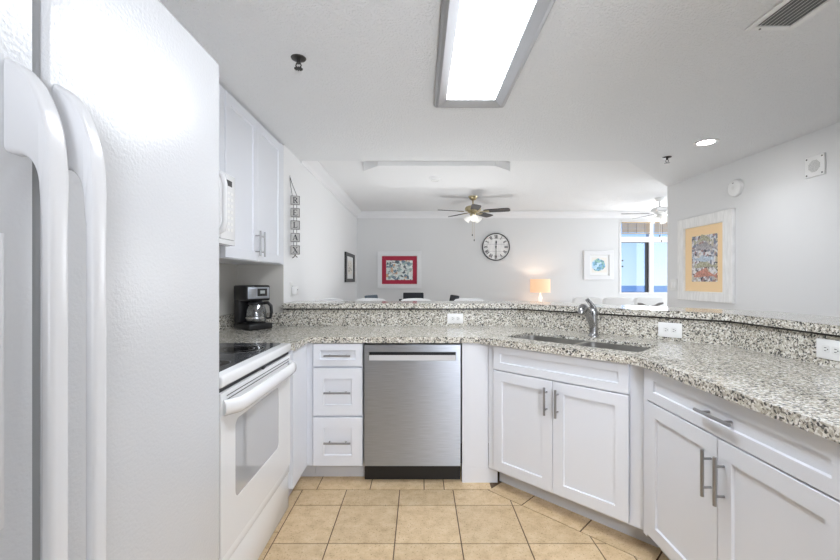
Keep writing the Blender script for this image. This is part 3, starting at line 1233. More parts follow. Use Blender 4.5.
# ------------------------------------------------------------------ microwave
mw = thing('microwave', 'white over-the-range microwave with bar handle under the short upper cabinet', 'microwave', (-1.000, 1.432, 1.452), PI / 2)
b = MB()
b.box(0.0, 0.724, 0.03, 0.42, 0.0, 0.376, 0.004)
b.build('body', 'enamel', mw)
b = MB()
b.box(0.003, 0.560, 0.0, 0.029, 0.03, 0.372, 0.008)
md = b.build('door', 'enamel', mw)
b = MB()
b.prism(rrect(0.07, 0.44, 0.09, 0.32, 0.02), 0, 0.002, M_=Matrix(((1, 0, 0, 0), (0, 0, -1, 0.0), (0, 1, 0, 0), (0, 0, 0, 1))))
b.build('window', 'ovenglass', md)
b = MB()
b.tube([(0.525, 0.0, 0.345), (0.525, -0.028, 0.332), (0.525, -0.037, 0.29), (0.525, -0.037, 0.11), (0.525, -0.028, 0.068), (0.525, 0.0, 0.055)],
       [0.014, 0.014, 0.013, 0.013, 0.014, 0.014], 12)
b.build('handle', 'enamel', md, smooth=60)
b = MB()
b.box(0.562, 0.7235, 0.002, 0.029, 0.03, 0.372, 0.006)
mc = b.build('control_panel', 'enamel', mw)
b = MB()
b.box(0.605, 0.680, 0.0005, 0.0025, 0.310, 0.340)
b.build('display', 'black', mc)
for i in range(7):
    for j in range(3):
        b = MB()
        b.box(0.595 + j * 0.036, 0.620 + j * 0.036, 0.0008, 0.0025, 0.265 - i * 0.032, 0.280 - i * 0.032)
        b.build('button', 'offwhite', mc)
b = MB()
b.box(0.003, 0.7235, 0.004, 0.029, 0.002, 0.028, 0.003)
b.build('lower_grille', 'enamel', mw)
b = MB()
b.box(0.06, 0.66, 0.06, 0.36, -0.006, -0.0005)
b.build('grease_filter', 'steel2', mw)

# ------------------------------------------------------------------ coffee maker
cm = thing('coffee_maker', 'black drip coffee maker with steel control panel and glass carafe in the counter corner', 'coffee maker', (-1.228, 2.905, CT), math.radians(52))
b = MB()
b.box(-0.092, 0.092, -0.122, 0.095, 0.001, 0.045, 0.010)
b.box(-0.092, 0.092, 0.018, 0.095, 0.0452, 0.300, 0.010)
b.box(-0.094, 0.094, -0.085, 0.0965, 0.205, 0.318, 0.012)
cb = b.build('body', 'black', cm, smooth=50)
b = MB()
b.box(-0.082, 0.082, -0.0915, -0.0845, 0.222, 0.304, 0.004)
cp = b.build('control_panel', 'steel', cm)
b = MB()
b.box(-0.012, 0.062, -0.0935, -0.0917, 0.240, 0.294, 0.004)
cs = b.build('screen_surround', 'black', cp)
b = MB()
b.box(0.008, 0.044, -0.0945, -0.0937, 0.258, 0.280)
b.build('display', 'display', cs)
b = MB()
for i in range(5):
    b.box(-0.072 + i * 0.010, -0.067 + i * 0.010, -0.0922, -0.0916, 0.235, 0.292)
b.build('panel_ribs', 'steel2', cp)
b = MB()
b.lathe([(0.0, 0.0), (0.062, 0.0), (0.068, 0.006), (0.073, 0.05), (0.069, 0.085), (0.056, 0.118), (0.050, 0.132), (0.0475, 0.132), (0.053, 0.117), (0.066, 0.084), (0.070, 0.05), (0.065, 0.010), (0.0, 0.006)],
        (0, -0.052, 0.052), 28)
cf = b.build('carafe', 'carafe', cm, smooth=60)
b = MB()
b.lathe([(0.0515, 0.128), (0.0535, 0.128), (0.0535, 0.142), (0.040, 0.150), (0.0, 0.152), (0.0, 0.146), (0.0515, 0.140)], (0, -0.052, 0.052), 28)
b.build('carafe_lid', 'black', cf, smooth=50)
b = MB()
b.ring(0.0735, 0.0755, 0.030, 0.040, (0, -0.052, 0.052), 28)
b.build('carafe_band', 'chrome', cf)
b = MB()
hd = Vector((0.62, -0.78, 0))
c0 = Vector((0, -0.052, 0.052))
b.tube([c0 + hd * 0.056 + Vector((0, 0, 0.137)), c0 + hd * 0.085 + Vector((0, 0, 0.140)), c0 + hd * 0.108 + Vector((0, 0, 0.118)),
        c0 + hd * 0.112 + Vector((0, 0, 0.07)), c0 + hd * 0.104 + Vector((0, 0, 0.030)), c0 + hd * 0.078 + Vector((0, 0, 0.028))],
       [0.012, 0.012, 0.012, 0.011, 0.010, 0.008], 12)
b.build('carafe_handle', 'black', cf, smooth=60)
b = MB()
b.lathe([(0, 0.0452), (0.066, 0.0452), (0.066, 0.050), (0, 0.050)], (0, -0.052, 0), 28)
b.build('warming_plate', 'blackmat', cm)


# ------------------------------------------------------------------ socket plates
def outlet(label, loc, rz, w=0.122, h=0.078, horizontal=True):
    o = thing('outlet', label, 'outlet', loc, rz)
    t = MB()
    t.box(-w / 2, w / 2, -0.007, -0.0004, -h / 2, h / 2, 0.003)
    t.build('cover_plate', 'white', o)
    for s in (-1, 1):
        t = MB()
        if horizontal:
            cx, cz = s * 0.020, 0
        else:
            cx, cz = 0, s * 0.020
        t.prism(rrect(cx - 0.0155, cx + 0.0155, cz - 0.0155, cz + 0.0155, 0.008), 0.0, 0.002, M_=Matrix(((1, 0, 0, 0), (0, 0, -1, -0.0068), (0, 1, 0, 0), (0, 0, 0, 1))))
        r_ = t.build('receptacle', 'offwhite', o)
        t = MB()
        if horizontal:
            for dz in (-0.006, 0.006):
                t.box(cx - 0.005, cx + 0.004, -0.0094, -0.0087, cz + dz - 0.0013, cz + dz + 0.0013)
            t.cyl((cx + 0.009, -0.0094, cz), (cx + 0.009, -0.0087, cz), 0.0024, seg=10)
        else:
            for dx in (-0.006, 0.006):
                t.box(cx + dx - 0.0013, cx + dx + 0.0013, -0.0094, -0.0087, cz - 0.004, cz + 0.005)
            t.cyl((cx, -0.0094, cz - 0.009), (cx, -0.0087, cz - 0.009), 0.0024, seg=10)
        t.build('slots', 'slot', r_)
    return o


outlet('white horizontal outlet on the straight riser above the dishwasher', (0.272, 3.0698, 0.972), 0.0)
pv = RS / S2
outlet('white horizontal outlet on the angled granite riser right of the faucet', (*uv(-0.612, pv - 0.0003), 0.975), -PI / 4, 0.122, 0.086)
outlet('white horizontal outlet on the right-hand granite riser over the long counter', (RX - 0.0003, 1.615, 0.985), -PI / 2, 0.122, 0.082)
# outlet with a plug-in device on the white wall beside the bar
po = outlet('white vertical wall outlet with a plug-in unit beside the bar end', (XS + 0.0003, 3.285, 1.195), PI / 2, 0.075, 0.118, False)
b = MB()
b.box(-0.030, 0.030, -0.050, -0.0096, -0.050, 0.022, 0.010)
pg = tag(b.build('plug_in_unit', 'white', smooth=50, loc=(XS + 0.0003, 3.285, 1.195), rz=PI / 2), 'small white plug-in unit pushed into the wall outlet by the bar', 'plug-in unit')
b = MB()
b.cyl((0.0, -0.0505, -0.005), (0.0, -0.053, -0.005), 0.005, seg=12)
b.build('nozzle', 'slot', pg)
# switch plate at the end of the right wall
sw = thing('light_switch', 'pale light switch plate on the grey wall beside the fish picture', 'switch', (XR - 0.0003, 4.385, 1.215), -PI / 2)
b = MB()
b.box(-0.06, 0.06, -0.007, -0.0004, -0.062, 0.062, 0.003)
b.build('cover_plate', 'offwhite', sw)
for s in (-0.024, 0.024):
    b = MB()
    b.box(s - 0.016, s + 0.016, -0.010, -0.0072, -0.032, 0.032, 0.0015)
    b.build('rocker', 'white', sw)


# ------------------------------------------------------------------ lettering strokes
def stroke(t, x0, z0, x1, z1, w, y0, y1, M_=None, mi=0):
    dx, dz = x1 - x0, z1 - z0
    L = math.hypot(dx, dz)
    nx, nz = -dz / L * w / 2, dx / L * w / 2
    poly = [(x0 - nx, z0 - nz), (x1 - nx, z1 - nz), (x1 + nx, z1 + nz), (x0 + nx, z0 + nz)]
    Q = Matrix(((1, 0, 0, 0), (0, 0, -1, y1), (0, 1, 0, 0), (0, 0, 0, 1)))
    t.prism(poly, 0, y1 - y0, mi=mi, M_=(M_ @ Q) if M_ is not None else Q)


GLY = {
    'R': [(0.28, 0, 0.28, 1, 0.17), (0.12, 0.03, 0.46, 0.03, 0.07), (0.12, 0.97, 0.5, 0.97, 0.07), (0.5, 0.97, 0.72, 0.88, 0.09), (0.74, 0.90, 0.74, 0.62, 0.16),
          (0.72, 0.60, 0.5, 0.51, 0.09), (0.28, 0.51, 0.55, 0.51, 0.07), (0.50, 0.51, 0.80, 0.03, 0.16), (0.74, 0.03, 0.95, 0.03, 0.07)],
    'E': [(0.28, 0, 0.28, 1, 0.17), (0.12, 0.03, 0.82, 0.03, 0.08), (0.12, 0.97, 0.80, 0.97, 0.08), (0.28, 0.51, 0.62, 0.51, 0.07), (0.80, 0.0, 0.84, 0.24, 0.07), (0.78, 1.0, 0.80, 0.78, 0.07), (0.61, 0.40, 0.61, 0.62, 0.06)],
    'L': [(0.32, 0, 0.32, 1, 0.17), (0.15, 0.97, 0.50, 0.97, 0.07), (0.15, 0.03, 0.82, 0.03, 0.08), (0.80, 0.0, 0.85, 0.28, 0.07)],
    'A': [(0.16, 0.02, 0.50, 1.0, 0.08), (0.50, 1.0, 0.82, 0.02, 0.18), (0.28, 0.34, 0.70, 0.34, 0.07), (0.04, 0.03, 0.30, 0.03, 0.07), (0.66, 0.03, 0.98, 0.03, 0.07)],
    'X': [(0.18, 1.0, 0.80, 0.0, 0.18), (0.80, 1.0, 0.18, 0.0, 0.08), (0.05, 0.03, 0.34, 0.03, 0.07), (0.64, 0.03, 0.95, 0.03, 0.07), (0.05, 0.97, 0.36, 0.97, 0.07), (0.64, 0.97, 0.94, 0.97, 0.07)],
}
SGY = 3.235
sg = thing('hanging_sign', 'hanging string of five letter blocks spelling RELAX on the white wall', 'sign', (-1.018, SGY, 1.515), math.radians(18))
bs = 0.074
for i, ch in enumerate('XALER'):
    zc = i * 0.101
    b = MB()
    b.box(-bs / 2, bs / 2, -0.014, 0.014, zc - bs / 2, zc + bs / 2, 0.003)
    bl = b.build('letter_block', 'blocktan', sg)
    b = MB()
    for (x0, z0, x1, z1, w) in [(0, 0, 1, 0, 0.05), (1, 0, 1, 1, 0.05), (1, 1, 0, 1, 0.05), (0, 1, 0, 0, 0.05)]:
        k = bs * 0.90
        stroke(b, (x0 - 0.5) * k, zc + (z0 - 0.5) * k, (x1 - 0.5) * k, zc + (z1 - 0.5) * k, w * k, -0.0148, -0.0141)
    for (x0, z0, x1, z1, w) in GLY[ch]:
        k = bs * 0.62
        stroke(b, (x0 - 0.5) * k, zc + (z0 - 0.5) * k, (x1 - 0.5) * k, zc + (z1 - 0.5) * k, w * k * 1.1, -0.0150, -0.0142)
    b.build('letter', 'ink', bl)
    if i < 4:
        b = MB()
        for sx in (-0.012, 0.012):
            b.cyl((sx, 0, zc + bs / 2 - 0.001), (sx, 0, zc + 0.101 - bs / 2 + 0.001), 0.0022, seg=6)
        b.build('cord', 'twine', sg)
b = MB()
ap = Vector((-0.043, 0.025, 0.605))
b.tube([(-0.022, 0, 0.404 + bs / 2 - 0.001), (-0.036, 0.013, 0.53), ap], 0.0024, 6)
b.tube([(0.014, 0, 0.404 + bs / 2 - 0.001), (-0.020, 0.013, 0.53), ap], 0.0024, 6)
b.build('hanging_cord', 'twine', sg)
b = MB()
b.tube([ap + Vector((-0.004, 0.018, 0.014)), ap + Vector((0, 0.006, 0.012)), ap + Vector((0, -0.003, -0.004))], 0.0035, 8)
b.build('wall_hook', 'twine', sg)
b = MB()
b.tube([(0, 0, -bs / 2 + 0.001), (0.006, -0.002, -0.052), (0.018, -0.004, -0.060)], 0.0035, 6)
b.tube([(0, 0, -bs / 2 + 0.001), (-0.008, -0.002, -0.056), (-0.022, -0.004, -0.066)], 0.0035, 6)
b.build('bow', 'twine', sg)


# ------------------------------------------------------------------ pictures
def picture(name, label, loc, rz, W_, H_, fw, mats, mat_rect, print_rect, th=0.03, fmat='framewhite', extra=None):
    """rects are (x0, x1, z0, z1) about the picture's centre; faces -y, back at y = 0"""
    o = thing(name, label, 'picture', loc, rz)
    t = MB()
    x0, x1, z0, z1 = mat_rect
    Q = Matrix(((1, 0, 0, 0), (0, 0, -1, -0.0004), (0, 1, 0, 0), (0, 0, 0, 1)))
    q = bmesh.new()

    def loop(a0, a1, c0, c1, y):
        return [q.verts.new(p) for p in ((a0, y, c0), (a1, y, c0), (a1, y, c1), (a0, y, c1))]
    L = [loop(-W_ / 2, W_ / 2, -H_ / 2, H_ / 2, -0.0004), loop(-W_ / 2, W_ / 2, -H_ / 2, H_ / 2, -th + 0.004),
         loop(-W_ / 2 + 0.004, W_ / 2 - 0.004, -H_ / 2 + 0.004, H_ / 2 - 0.004, -th), loop(x0 - 0.006, x1 + 0.006, z0 - 0.006, z1 + 0.006, -th + 0.002), loop(x0, x1, z0, z1, -0.010)]
    for A_, C_ in zip(L, L[1:]):
        for i in range(4):
            j = (i + 1) % 4
            q.faces.new((A_[i], A_[j], C_[j], C_[i]))
    q.faces.new(L[0][::-1])
    bmesh.ops.recalc_face_normals(q, faces=list(q.faces))
    t.merge(q)
    t.build('frame', fmat, o)
    t = MB()
    t.box(x0, x1, -0.0098, -0.004, z0, z1)
    t.build('mat_board', mats[0], o)
    a0, a1, c0, c1 = print_rect
    t = MB()
    t.box(a0, a1, -0.0112, -0.0099, c0, c1)
    p = t.build('print', mats[1], o)
    if extra:
        extra(p, a0, a1, c0, c1)
    return o


def fish_art(p, a0, a1, c0, c1):
    """five painted fish, stacked, alternately facing left and right"""
    hgt = c1 - c0
    Q = Matrix(((1, 0, 0, 0), (0, 0, -1, -0.0113), (0, 1, 0, 0), (0, 0, 0, 1)))

    def put(t, pts, d, th):
        a = sum(pts[i][0] * pts[(i + 1) % len(pts)][1] - pts[(i + 1) % len(pts)][0] * pts[i][1] for i in range(len(pts)))
        t.prism(pts if a > 0 else pts[::-1], 0, th, M_=Q)
    for zc, mm, L, H, d, arch in ((0.86, 'fish_olive', 0.22, 0.042, 1, 0.030), (0.70, 'fish_grey', 0.30, 0.055, -1, 0.022), (0.50, 'fish_blue', 0.26, 0.045, 1, -0.012),
                                  (0.32, 'fish_olive', 0.27, 0.050, -1, 0.020), (0.12, 'fish_red', 0.29, 0.058, -1, 0.024)):
        z = c0 + hgt * zc
        up_, lo_ = [], []
        for k in range(15):
            q = k / 14
            x = d * L * (0.5 - q)
            bow = arch * math.sin(PI * q)
            hh = H * (math.sin(PI * min(1, q * 0.92 + 0.06)) ** 0.75) * (1 - 0.45 * q)
            up_.append((x, z + bow + hh * 0.75))
            lo_.append((x, z + bow - hh * 0.65))
        t = MB()
        put(t, up_ + lo_[::-1], d, 0.0006)
        xt = -d * L * 0.47
        put(t, [(xt, z + 0.008), (xt - d * 0.045, z + 0.034), (xt - d * 0.034, z), (xt - d * 0.045, z - 0.032), (xt, z - 0.006)], d, 0.0007)
        put(t, [(0.05 * d, z + arch + H * 0.45), (-0.03 * d, z + arch + H * 1.05), (-0.06 * d, z + arch + H * 0.45)], d, 0.0005)
        f = t.build('painted_fish', mm, p)
        t = MB()
        t.lathe([(0, 0), (0.006, 0), (0.006, 0.0009), (0, 0.0009)], (d * L * 0.40, z + arch * 0.3 + 0.008, 0), 10, M_=Q)
        t.build('painted_eye', 'paper', f)
    return p


def art_strokes(p, a0, a1, c0, c1, cols, n, s):
    rnd = random.Random(n)
    for mm in cols:
        t = MB()
        for k in range(n):
            x, z = rnd.uniform(a0 + s, a1 - s), rnd.uniform(c0 + s, c1 - s)
            a = rnd.uniform(0, PI)
            L = rnd.uniform(0.3, 1.0) * s
            stroke(t, x - L * math.cos(a), z - L * math.sin(a) * 0.8, x + L * math.cos(a), z + L * math.sin(a) * 0.8, rnd.uniform(0.15, 0.4) * s, -0.0119, -0.0113)
        t.build('brush_strokes', mm, p)


SF = YF / 396.7      # metres per pixel on the far wall (kept for laying out by measurement)
fxp = lambda x: (x - 420) * SF
fzp = lambda y: EYE + (280 - y) * SF
cx, cz = fxp(399.5), fzp(269.8)
picture('framed_picture', 'white framed picture with crimson mat on the far wall over the dark chairs', (cx, YF, cz), 0, 43.7 * SF, 37 * SF, 0.06, ('matred', 'print_red'),
        (fxp(382) - cx, fxp(416.9) - cx, fzp(284) - cz, fzp(256.2) - cz), (fxp(386.2) - cx, fxp(412.7) - cx, fzp(280) - cz, fzp(260.4) - cz),
        extra=lambda p, a0, a1, c0, c1: art_strokes(p, a0, a1, c0, c1, ['fish_grey', 'paper', 'ink'], 14, 0.03))
cx, cz = fxp(598.2), fzp(265.3)


def blue_art(p, a0, a1, c0, c1):
    """loose blue brushwork patch, rounded on top"""
    t = MB()
    rnd = random.Random(4)
    pts = []
    for k in range(28):
        a = 2 * PI * k / 28
        pts.append((math.cos(a) * (a1 - a0) * 0.48 * rnd.uniform(0.85, 1.0), (c0 + c1) / 2 + math.sin(a) * (c1 - c0) * 0.46 * rnd.uniform(0.8, 1.0)))
    Q = Matrix(((1, 0, 0, 0), (0, 0, -1, -0.0113), (0, 1, 0, 0), (0, 0, 0, 1)))
    t.prism(pts, 0, 0.0006, M_=Q)
    t.build('painted_patch', 'print_blue', p)


picture('framed_picture', 'small white framed picture with blue watercolour, beside the far window', (cx, YF, cz), 0, 29.6 * SF, 28.9 * SF, 0.05, ('paper', 'matcream'),
        (fxp(589.5) - cx, fxp(608.4) - cx, fzp(275.4) - cz, fzp(255.3) - cz), (fxp(591.5) - cx, fxp(606.6) - cx, fzp(272.5) - cz, fzp(257.6) - cz), extra=blue_art)
# fish picture on the right wall
picture('framed_picture', 'large whitewashed frame with fish print and apricot mat on the grey wall', (XR, 3.91, 1.485), -PI / 2, 0.754, 0.85, 0.11, ('mattan', 'print_fish'),
        (3.91 - 4.184, 3.91 - 3.655, 1.156 - 1.485, 1.805 - 1.485), (3.91 - 4.083, 3.91 - 3.733, 1.254 - 1.485, 1.712 - 1.485), fmat='woodwhite', extra=fish_art)
# little dark frame on the left living-room wall
picture('framed_picture', 'small dark framed print on the white left wall beyond the bar', (XS, 5.97, 1.455), PI / 2, 0.76, 0.43, 0.05, ('paper', 'matcream'),
        (-0.28, 0.28, -0.165, 0.165), (-0.17, 0.17, -0.10, 0.10), th=0.025, fmat='framedark',
        extra=lambda p, a0, a1, c0, c1: art_strokes(p, a0, a1, c0, c1, ['ink'], 16, 0.03))

# ------------------------------------------------------------------ wall clock
CKR = 0.232
ckk = thing('wall_clock', 'round white wall clock with black roman numerals on the far wall', 'clock', (fxp(495.7), YF - 0.0005, fzp(247)))
TOY = Matrix(((1, 0, 0, 0), (0, 0, -1, 0), (0, 1, 0, 0), (0, 0, 0, 1)))    # lathe axis z -> -y
b = MB()
b.lathe([(0, 0.0), (CKR - 0.006, 0.0), (CKR - 0.006, 0.022), (0, 0.022)], seg=48, M_=TOY)
fc = b.build('face', 'woodwhite', ckk)
b = MB()
b.ring(CKR - 0.014, CKR, 0.0, 0.034, seg=48, M_=TOY)
b.build('rim', 'framedark', ckk)
b = MB()
for zz in (-0.155, -0.075, 0.045, 0.140):
    hw = math.sqrt((CKR - 0.02) ** 2 - zz * zz)
    b.box(-hw, hw, -0.0228, -0.0222, zz - 0.0022, zz + 0.0022)
b.build('board_joints', 'fish_grey', fc)
NUM = ['XII', 'I', 'II', 'III', 'IV', 'V', 'VI', 'VII', 'VIII', 'IX', 'X', 'XI']
GW = {'I': 0.013, 'V': 0.028, 'X': 0.028}
for i, s in enumerate(NUM):
    a = -2 * PI * i / 12
    R_ = Matrix.Rotation(-a, 4, 'Y')
    b = MB()
    tot = sum(GW[c] for c in s)
    x = -tot / 2
    r0, r1 = 0.142, 0.200
    for c in s:
        w = GW[c]
        if c == 'I':
            stroke(b, x + w / 2, r0, x + w / 2, r1, 0.0085, -0.0240, -0.0230, R_)
        elif c == 'V':
            stroke(b, x + 0.004, r1, x + w / 2, r0, 0.0085, -0.0240, -0.0230, R_)
            stroke(b, x + w - 0.004, r1, x + w / 2, r0, 0.0045, -0.0241, -0.0230, R_)
        else:
            stroke(b, x + 0.004, r1, x + w - 0.004, r0, 0.0085, -0.0240, -0.0230, R_)
            stroke(b, x + w - 0.004, r1, x + 0.004, r0, 0.0045, -0.0241, -0.0230, R_)
        x += w
    b.build('numeral', 'ink', fc)
b = MB()
stroke(b, 0, -0.03, 0.004, 0.105, 0.013, -0.0270, -0.0255)
stroke(b, 0.004, 0.06, 0.004, 0.095, 0.024, -0.0272, -0.0256)
b.build('hour_hand', 'ink', ckk)
b = MB()
stroke(b, 0, 0.04, 0.0, -0.175, 0.009, -0.0290, -0.0275)
b.lathe([(0, 0.0222), (0.014, 0.0222), (0.014, 0.030), (0, 0.031)], seg=16, M_=TOY)
b.build('minute_hand', 'ink', ckk)


# ------------------------------------------------------------------ ceiling fans
def fan(label, loc, body_m, blade_m, a0, light):
    """hung from the ceiling at loc; z = 0 at the ceiling, downwards negative"""
    o = thing('ceiling_fan', label, 'ceiling fan', loc, 0, 'living room ceiling fans')
    t = MB()
    t.lathe([(0, -0.055), (0.02, -0.055), (0.045, -0.040), (0.062, -0.012), (0.064, -0.0005), (0, -0.0005)], seg=24)
    t.build('ceiling_canopy', body_m, o, smooth=50)
    t = MB()
    t.cyl((0, 0, -0.13), (0, 0, -0.054), 0.011, seg=14)
    t.build('down_rod', body_m, o)
    t = MB()
    t.lathe([(0, -0.235), (0.045, -0.235), (0.065, -0.225), (0.075, -0.205), (0.108, -0.192), (0.112, -0.168), (0.095, -0.142), (0.05, -0.130), (0.02, -0.120), (0, -0.120)], seg=28)
    t.build('motor_housing', body_m, o, smooth=50)
    for k in range(5):
        a = math.radians(a0 + 72 * k)
        R_ = Matrix.Rotation(a, 4, 'Z') @ Matrix.Translation((0, 0, -0.212)) @ Matrix.Rotation(math.radians(-11), 4, 'X')
        t = MB()
        poly = [(0.150, -0.042), (0.22, -0.054), (0.40, -0.062), (0.475, -0.060), (0.497, -0.045), (0.503, 0.0), (0.497, 0.045), (0.475, 0.060), (0.40, 0.062), (0.22, 0.054), (0.150, 0.042)]
        t.prism(poly, -0.004, 0.004, M_=R_)
        bl_ = t.build('blade', blade_m, o)
        t = MB()
        t.prism([(0.068, -0.014), (0.13, -0.012), (0.17, -0.034), (0.215, -0.034), (0.225, 0.0), (0.215, 0.034), (0.17, 0.034), (0.13, 0.012), (0.068, 0.014)], -0.009, -0.0042, M_=R_)
        t.build('blade_bracket', body_m, bl_)
    t = MB()
    t.lathe([(0, -0.285), (0.018, -0.283), (0.040, -0.268), (0.044, -0.245), (0.030, -0.235), (0, -0.235)], seg=24)
    lk = t.build('light_kit', body_m, o, smooth=50)
    for k in range(3):
        a = math.radians(30 + 120 * k)
        R_ = Matrix.Rotation(a, 4, 'Z') @ Matrix.Translation((0.036, 0, -0.262)) @ Matrix.Rotation(math.radians(-48), 4, 'Y')
        t = MB()
        t.lathe([(0.016, 0.0), (0.020, -0.012), (0.034, -0.040), (0.040, -0.065), (0.052, -0.090), (0.049, -0.090), (0.037, -0.064), (0.031, -0.040), (0.017, -0.010), (0.0, -0.004), (0.0, 0.0), (0.016, 0.0)], seg=20, M_=R_)
        t.build('glass_shade', 'frosted', lk, smooth=60)
    for sx, ln in ((-0.012, 0.24), (0.014, 0.31)):
        t = MB()
        t.cyl((sx, -0.02, -0.28), (sx, -0.02, -0.28 - ln), 0.0018, seg=6)
        ch_ = t.build('pull_chain', body_m, o)
        t = MB()
        t.lathe([(0, -0.03), (0.006, -0.026), (0.007, -0.01), (0.003, 0.0), (0, 0.0)], (sx, -0.02, -0.28 - ln), 10)
        t.build('chain_pull', 'framedark', ch_)
    if light:
        point_light('fan_glow', (loc[0], loc[1], loc[2] - 0.37), light, (1.0, 0.985, 0.96), 0.09)
    return o


fan('brass ceiling fan with five dark blades hanging left of the clock', (0.728, 5.45, H_L - 0.0005), 'brass', 'blade', -20, 0)
fan('white ceiling fan with pale blades near the window, partly behind the right wall', (3.36, 5.56, H_L - 0.0005), 'white', 'blade_grey', 172, 0)

# ------------------------------------------------------------------ ceiling fittings
fl = thing('fluorescent_light', 'long rectangular ceiling light with glowing lens and grey metal frame', 'ceiling light', (0.2955, 1.775, H_K))
hw, hl = 0.2125, 0.608
b = MB()
q = bmesh.new()
Ls = []
for a, z in ((0.0, -0.0006), (0.0, -0.014), (0.012, -0.030), (0.026, -0.034), (0.070, -0.012), (0.074, -0.006), (0.074, -0.0006)):
    Ls.append([q.verts.new((x, y, z)) for x, y in ((-hw + a, -hl + a), (hw - a, -hl + a), (hw - a, hl - a), (-hw + a, hl - a))])
for A_, C_ in zip(Ls, Ls[1:] + Ls[:1]):
    for i in range(4):
        j = (i + 1) % 4
        q.faces.new((A_[i], A_[j], C_[j], C_[i]))
bmesh.ops.recalc_face_normals(q, faces=list(q.faces))
b.merge(q)
b.build('frame', 'alu', fl, smooth=20)
b = MB()
b.box(-hw + 0.0745, hw - 0.0745, -hl + 0.0745, hl - 0.0745, -0.009, -0.004)
b.build('lens', 'lens', fl)

rl = thing('recessed_light', 'small round recessed downlight glowing in the ceiling near the right wall', 'ceiling light', (2.197, 3.047, H_K))
b = MB()
b.ring(0.058, 0.082, -0.006, -0.0005, seg=32)
b.build('trim_ring', 'white', rl)
b = MB()
b.lathe([(0, -0.004), (0.0575, -0.004), (0.0575, -0.001), (0, -0.001)], seg=32)
b.build('lamp', 'recess', rl)
spot_light('downlight_glow', (2.197, 3.047, H_K - 0.02), (2.3, 2.9, 0), 18, 150, 0.05)


def sprinkler(label, loc):
    o = thing('fire_sprinkler', label, 'sprinkler', loc)
    t = MB()
    t.lathe([(0, -0.010), (0.016, -0.010), (0.034, -0.004), (0.036, -0.0005), (0, -0.0005)], seg=24)
    t.build('escutcheon', 'bronze', o, smooth=40)
    t = MB()
    t.cyl((0, 0, -0.026), (0, 0, -0.0095), 0.009, seg=14)
    for s in (-1, 1):
        t.tube([(s * 0.008, 0, -0.024), (s * 0.013, 0, -0.036), (s * 0.004, 0, -0.050)], 0.0028, 8)
    t.build('sprinkler_head', 'bronze', o)
    t = MB()
    for k in range(10):
        a = 2 * PI * k / 10
        t.box(0.005, 0.020, -0.0035, 0.0035, -0.0525, -0.0505, M_=Matrix.Rotation(a, 4, 'Z'))
    t.cyl((0, 0, -0.053), (0, 0, -0.0495), 0.008, seg=12)
    t.build('deflector', 'bronze', o)
    return o


sprinkler('dark fire sprinkler head on the kitchen ceiling left of the long light', (-0.580, 1.894, H_K))
sprinkler('fire sprinkler head on the kitchen ceiling near the right wall corner', (2.13, 3.42, H_K))

av = thing('air_vent', 'white slatted air vent in the ceiling at the upper right', 'vent', (1.469, 1.48, H_K))
b = MB()
vw, vl = 0.098, 0.195
b.box(-vw, -vw + 0.026, -vl, vl, -0.008, -0.0006, 0.002)
b.box(vw - 0.026, vw, -vl, vl, -0.008, -0.0006, 0.002)
b.box(-vw + 0.026, vw - 0.026, -vl, -vl + 0.026, -0.008, -0.0006, 0.002)
b.box(-vw + 0.026, vw - 0.026, vl - 0.026, vl, -0.008, -0.0006, 0.002)
b.build('frame', 'white', av)
b = MB()
b.box(-vw + 0.0262, vw - 0.0262, -vl + 0.0262, vl - 0.0262, -0.0016, -0.0006)
b.build('duct', 'gasket', av)
for k in range(8):
    b = MB()
    x = -vw + 0.036 + k * 0.0180
    b.box(-0.0058, 0.0058, -vl + 0.0262, vl - 0.0262, -0.0005, 0.0005, M_=Matrix.Translation((x, 0, -0.0072)) @ Matrix.Rotation(math.radians(-30), 4, 'Y'))
    b.build('slat', 'white', av)
b = MB()
b.cyl((-0.045, vl - 0.013, -0.0105), (-0.045, vl - 0.013, -0.0078), 0.004, seg=10)
b.build('screw', 'slot', av)

# round alarm on the right wall
al = thing('smoke_alarm', 'round white alarm high on the grey right wall above the fish picture', 'alarm', (XR - 0.0003, 3.516, 2.085), -PI / 2)
b = MB()
b.lathe([(0, 0.0), (0.074, 0.0), (0.074, 0.012), (0.070, 0.028), (0.058, 0.036), (0, 0.037)], seg=36, M_=TOY)
b.build('housing', 'white', al, smooth=40)
b = MB()
b.lathe([(0, 0.0372), (0.016, 0.0372), (0.015, 0.039), (0, 0.0395)], (0, 0.0, 0), 20, M_=TOY)
b.build('test_button', 'offwhite', al)
b = MB()
b.box(-0.008, 0.008, -0.0374, -0.0366, 0.040, 0.045)
b.build('indicator', 'slot', al)
# round detector on the dropped ceiling panel
sd = thing('smoke_detector', 'small white round detector under the dropped ceiling panel of the living room', 'detector', (0.155, 4.12, H_K + 0.002))
b = MB()
b.lathe([(0, -0.030), (0.030, -0.030), (0.052, -0.022), (0.060, -0.010), (0.060, -0.0005), (0, -0.0005)], seg=28)
b.build('housing', 'white', sd, smooth=40)
b = MB()
b.ring(0.034, 0.044, -0.0325, -0.0262, seg=28)
b.build('sensor_ring', 'offwhite', sd)
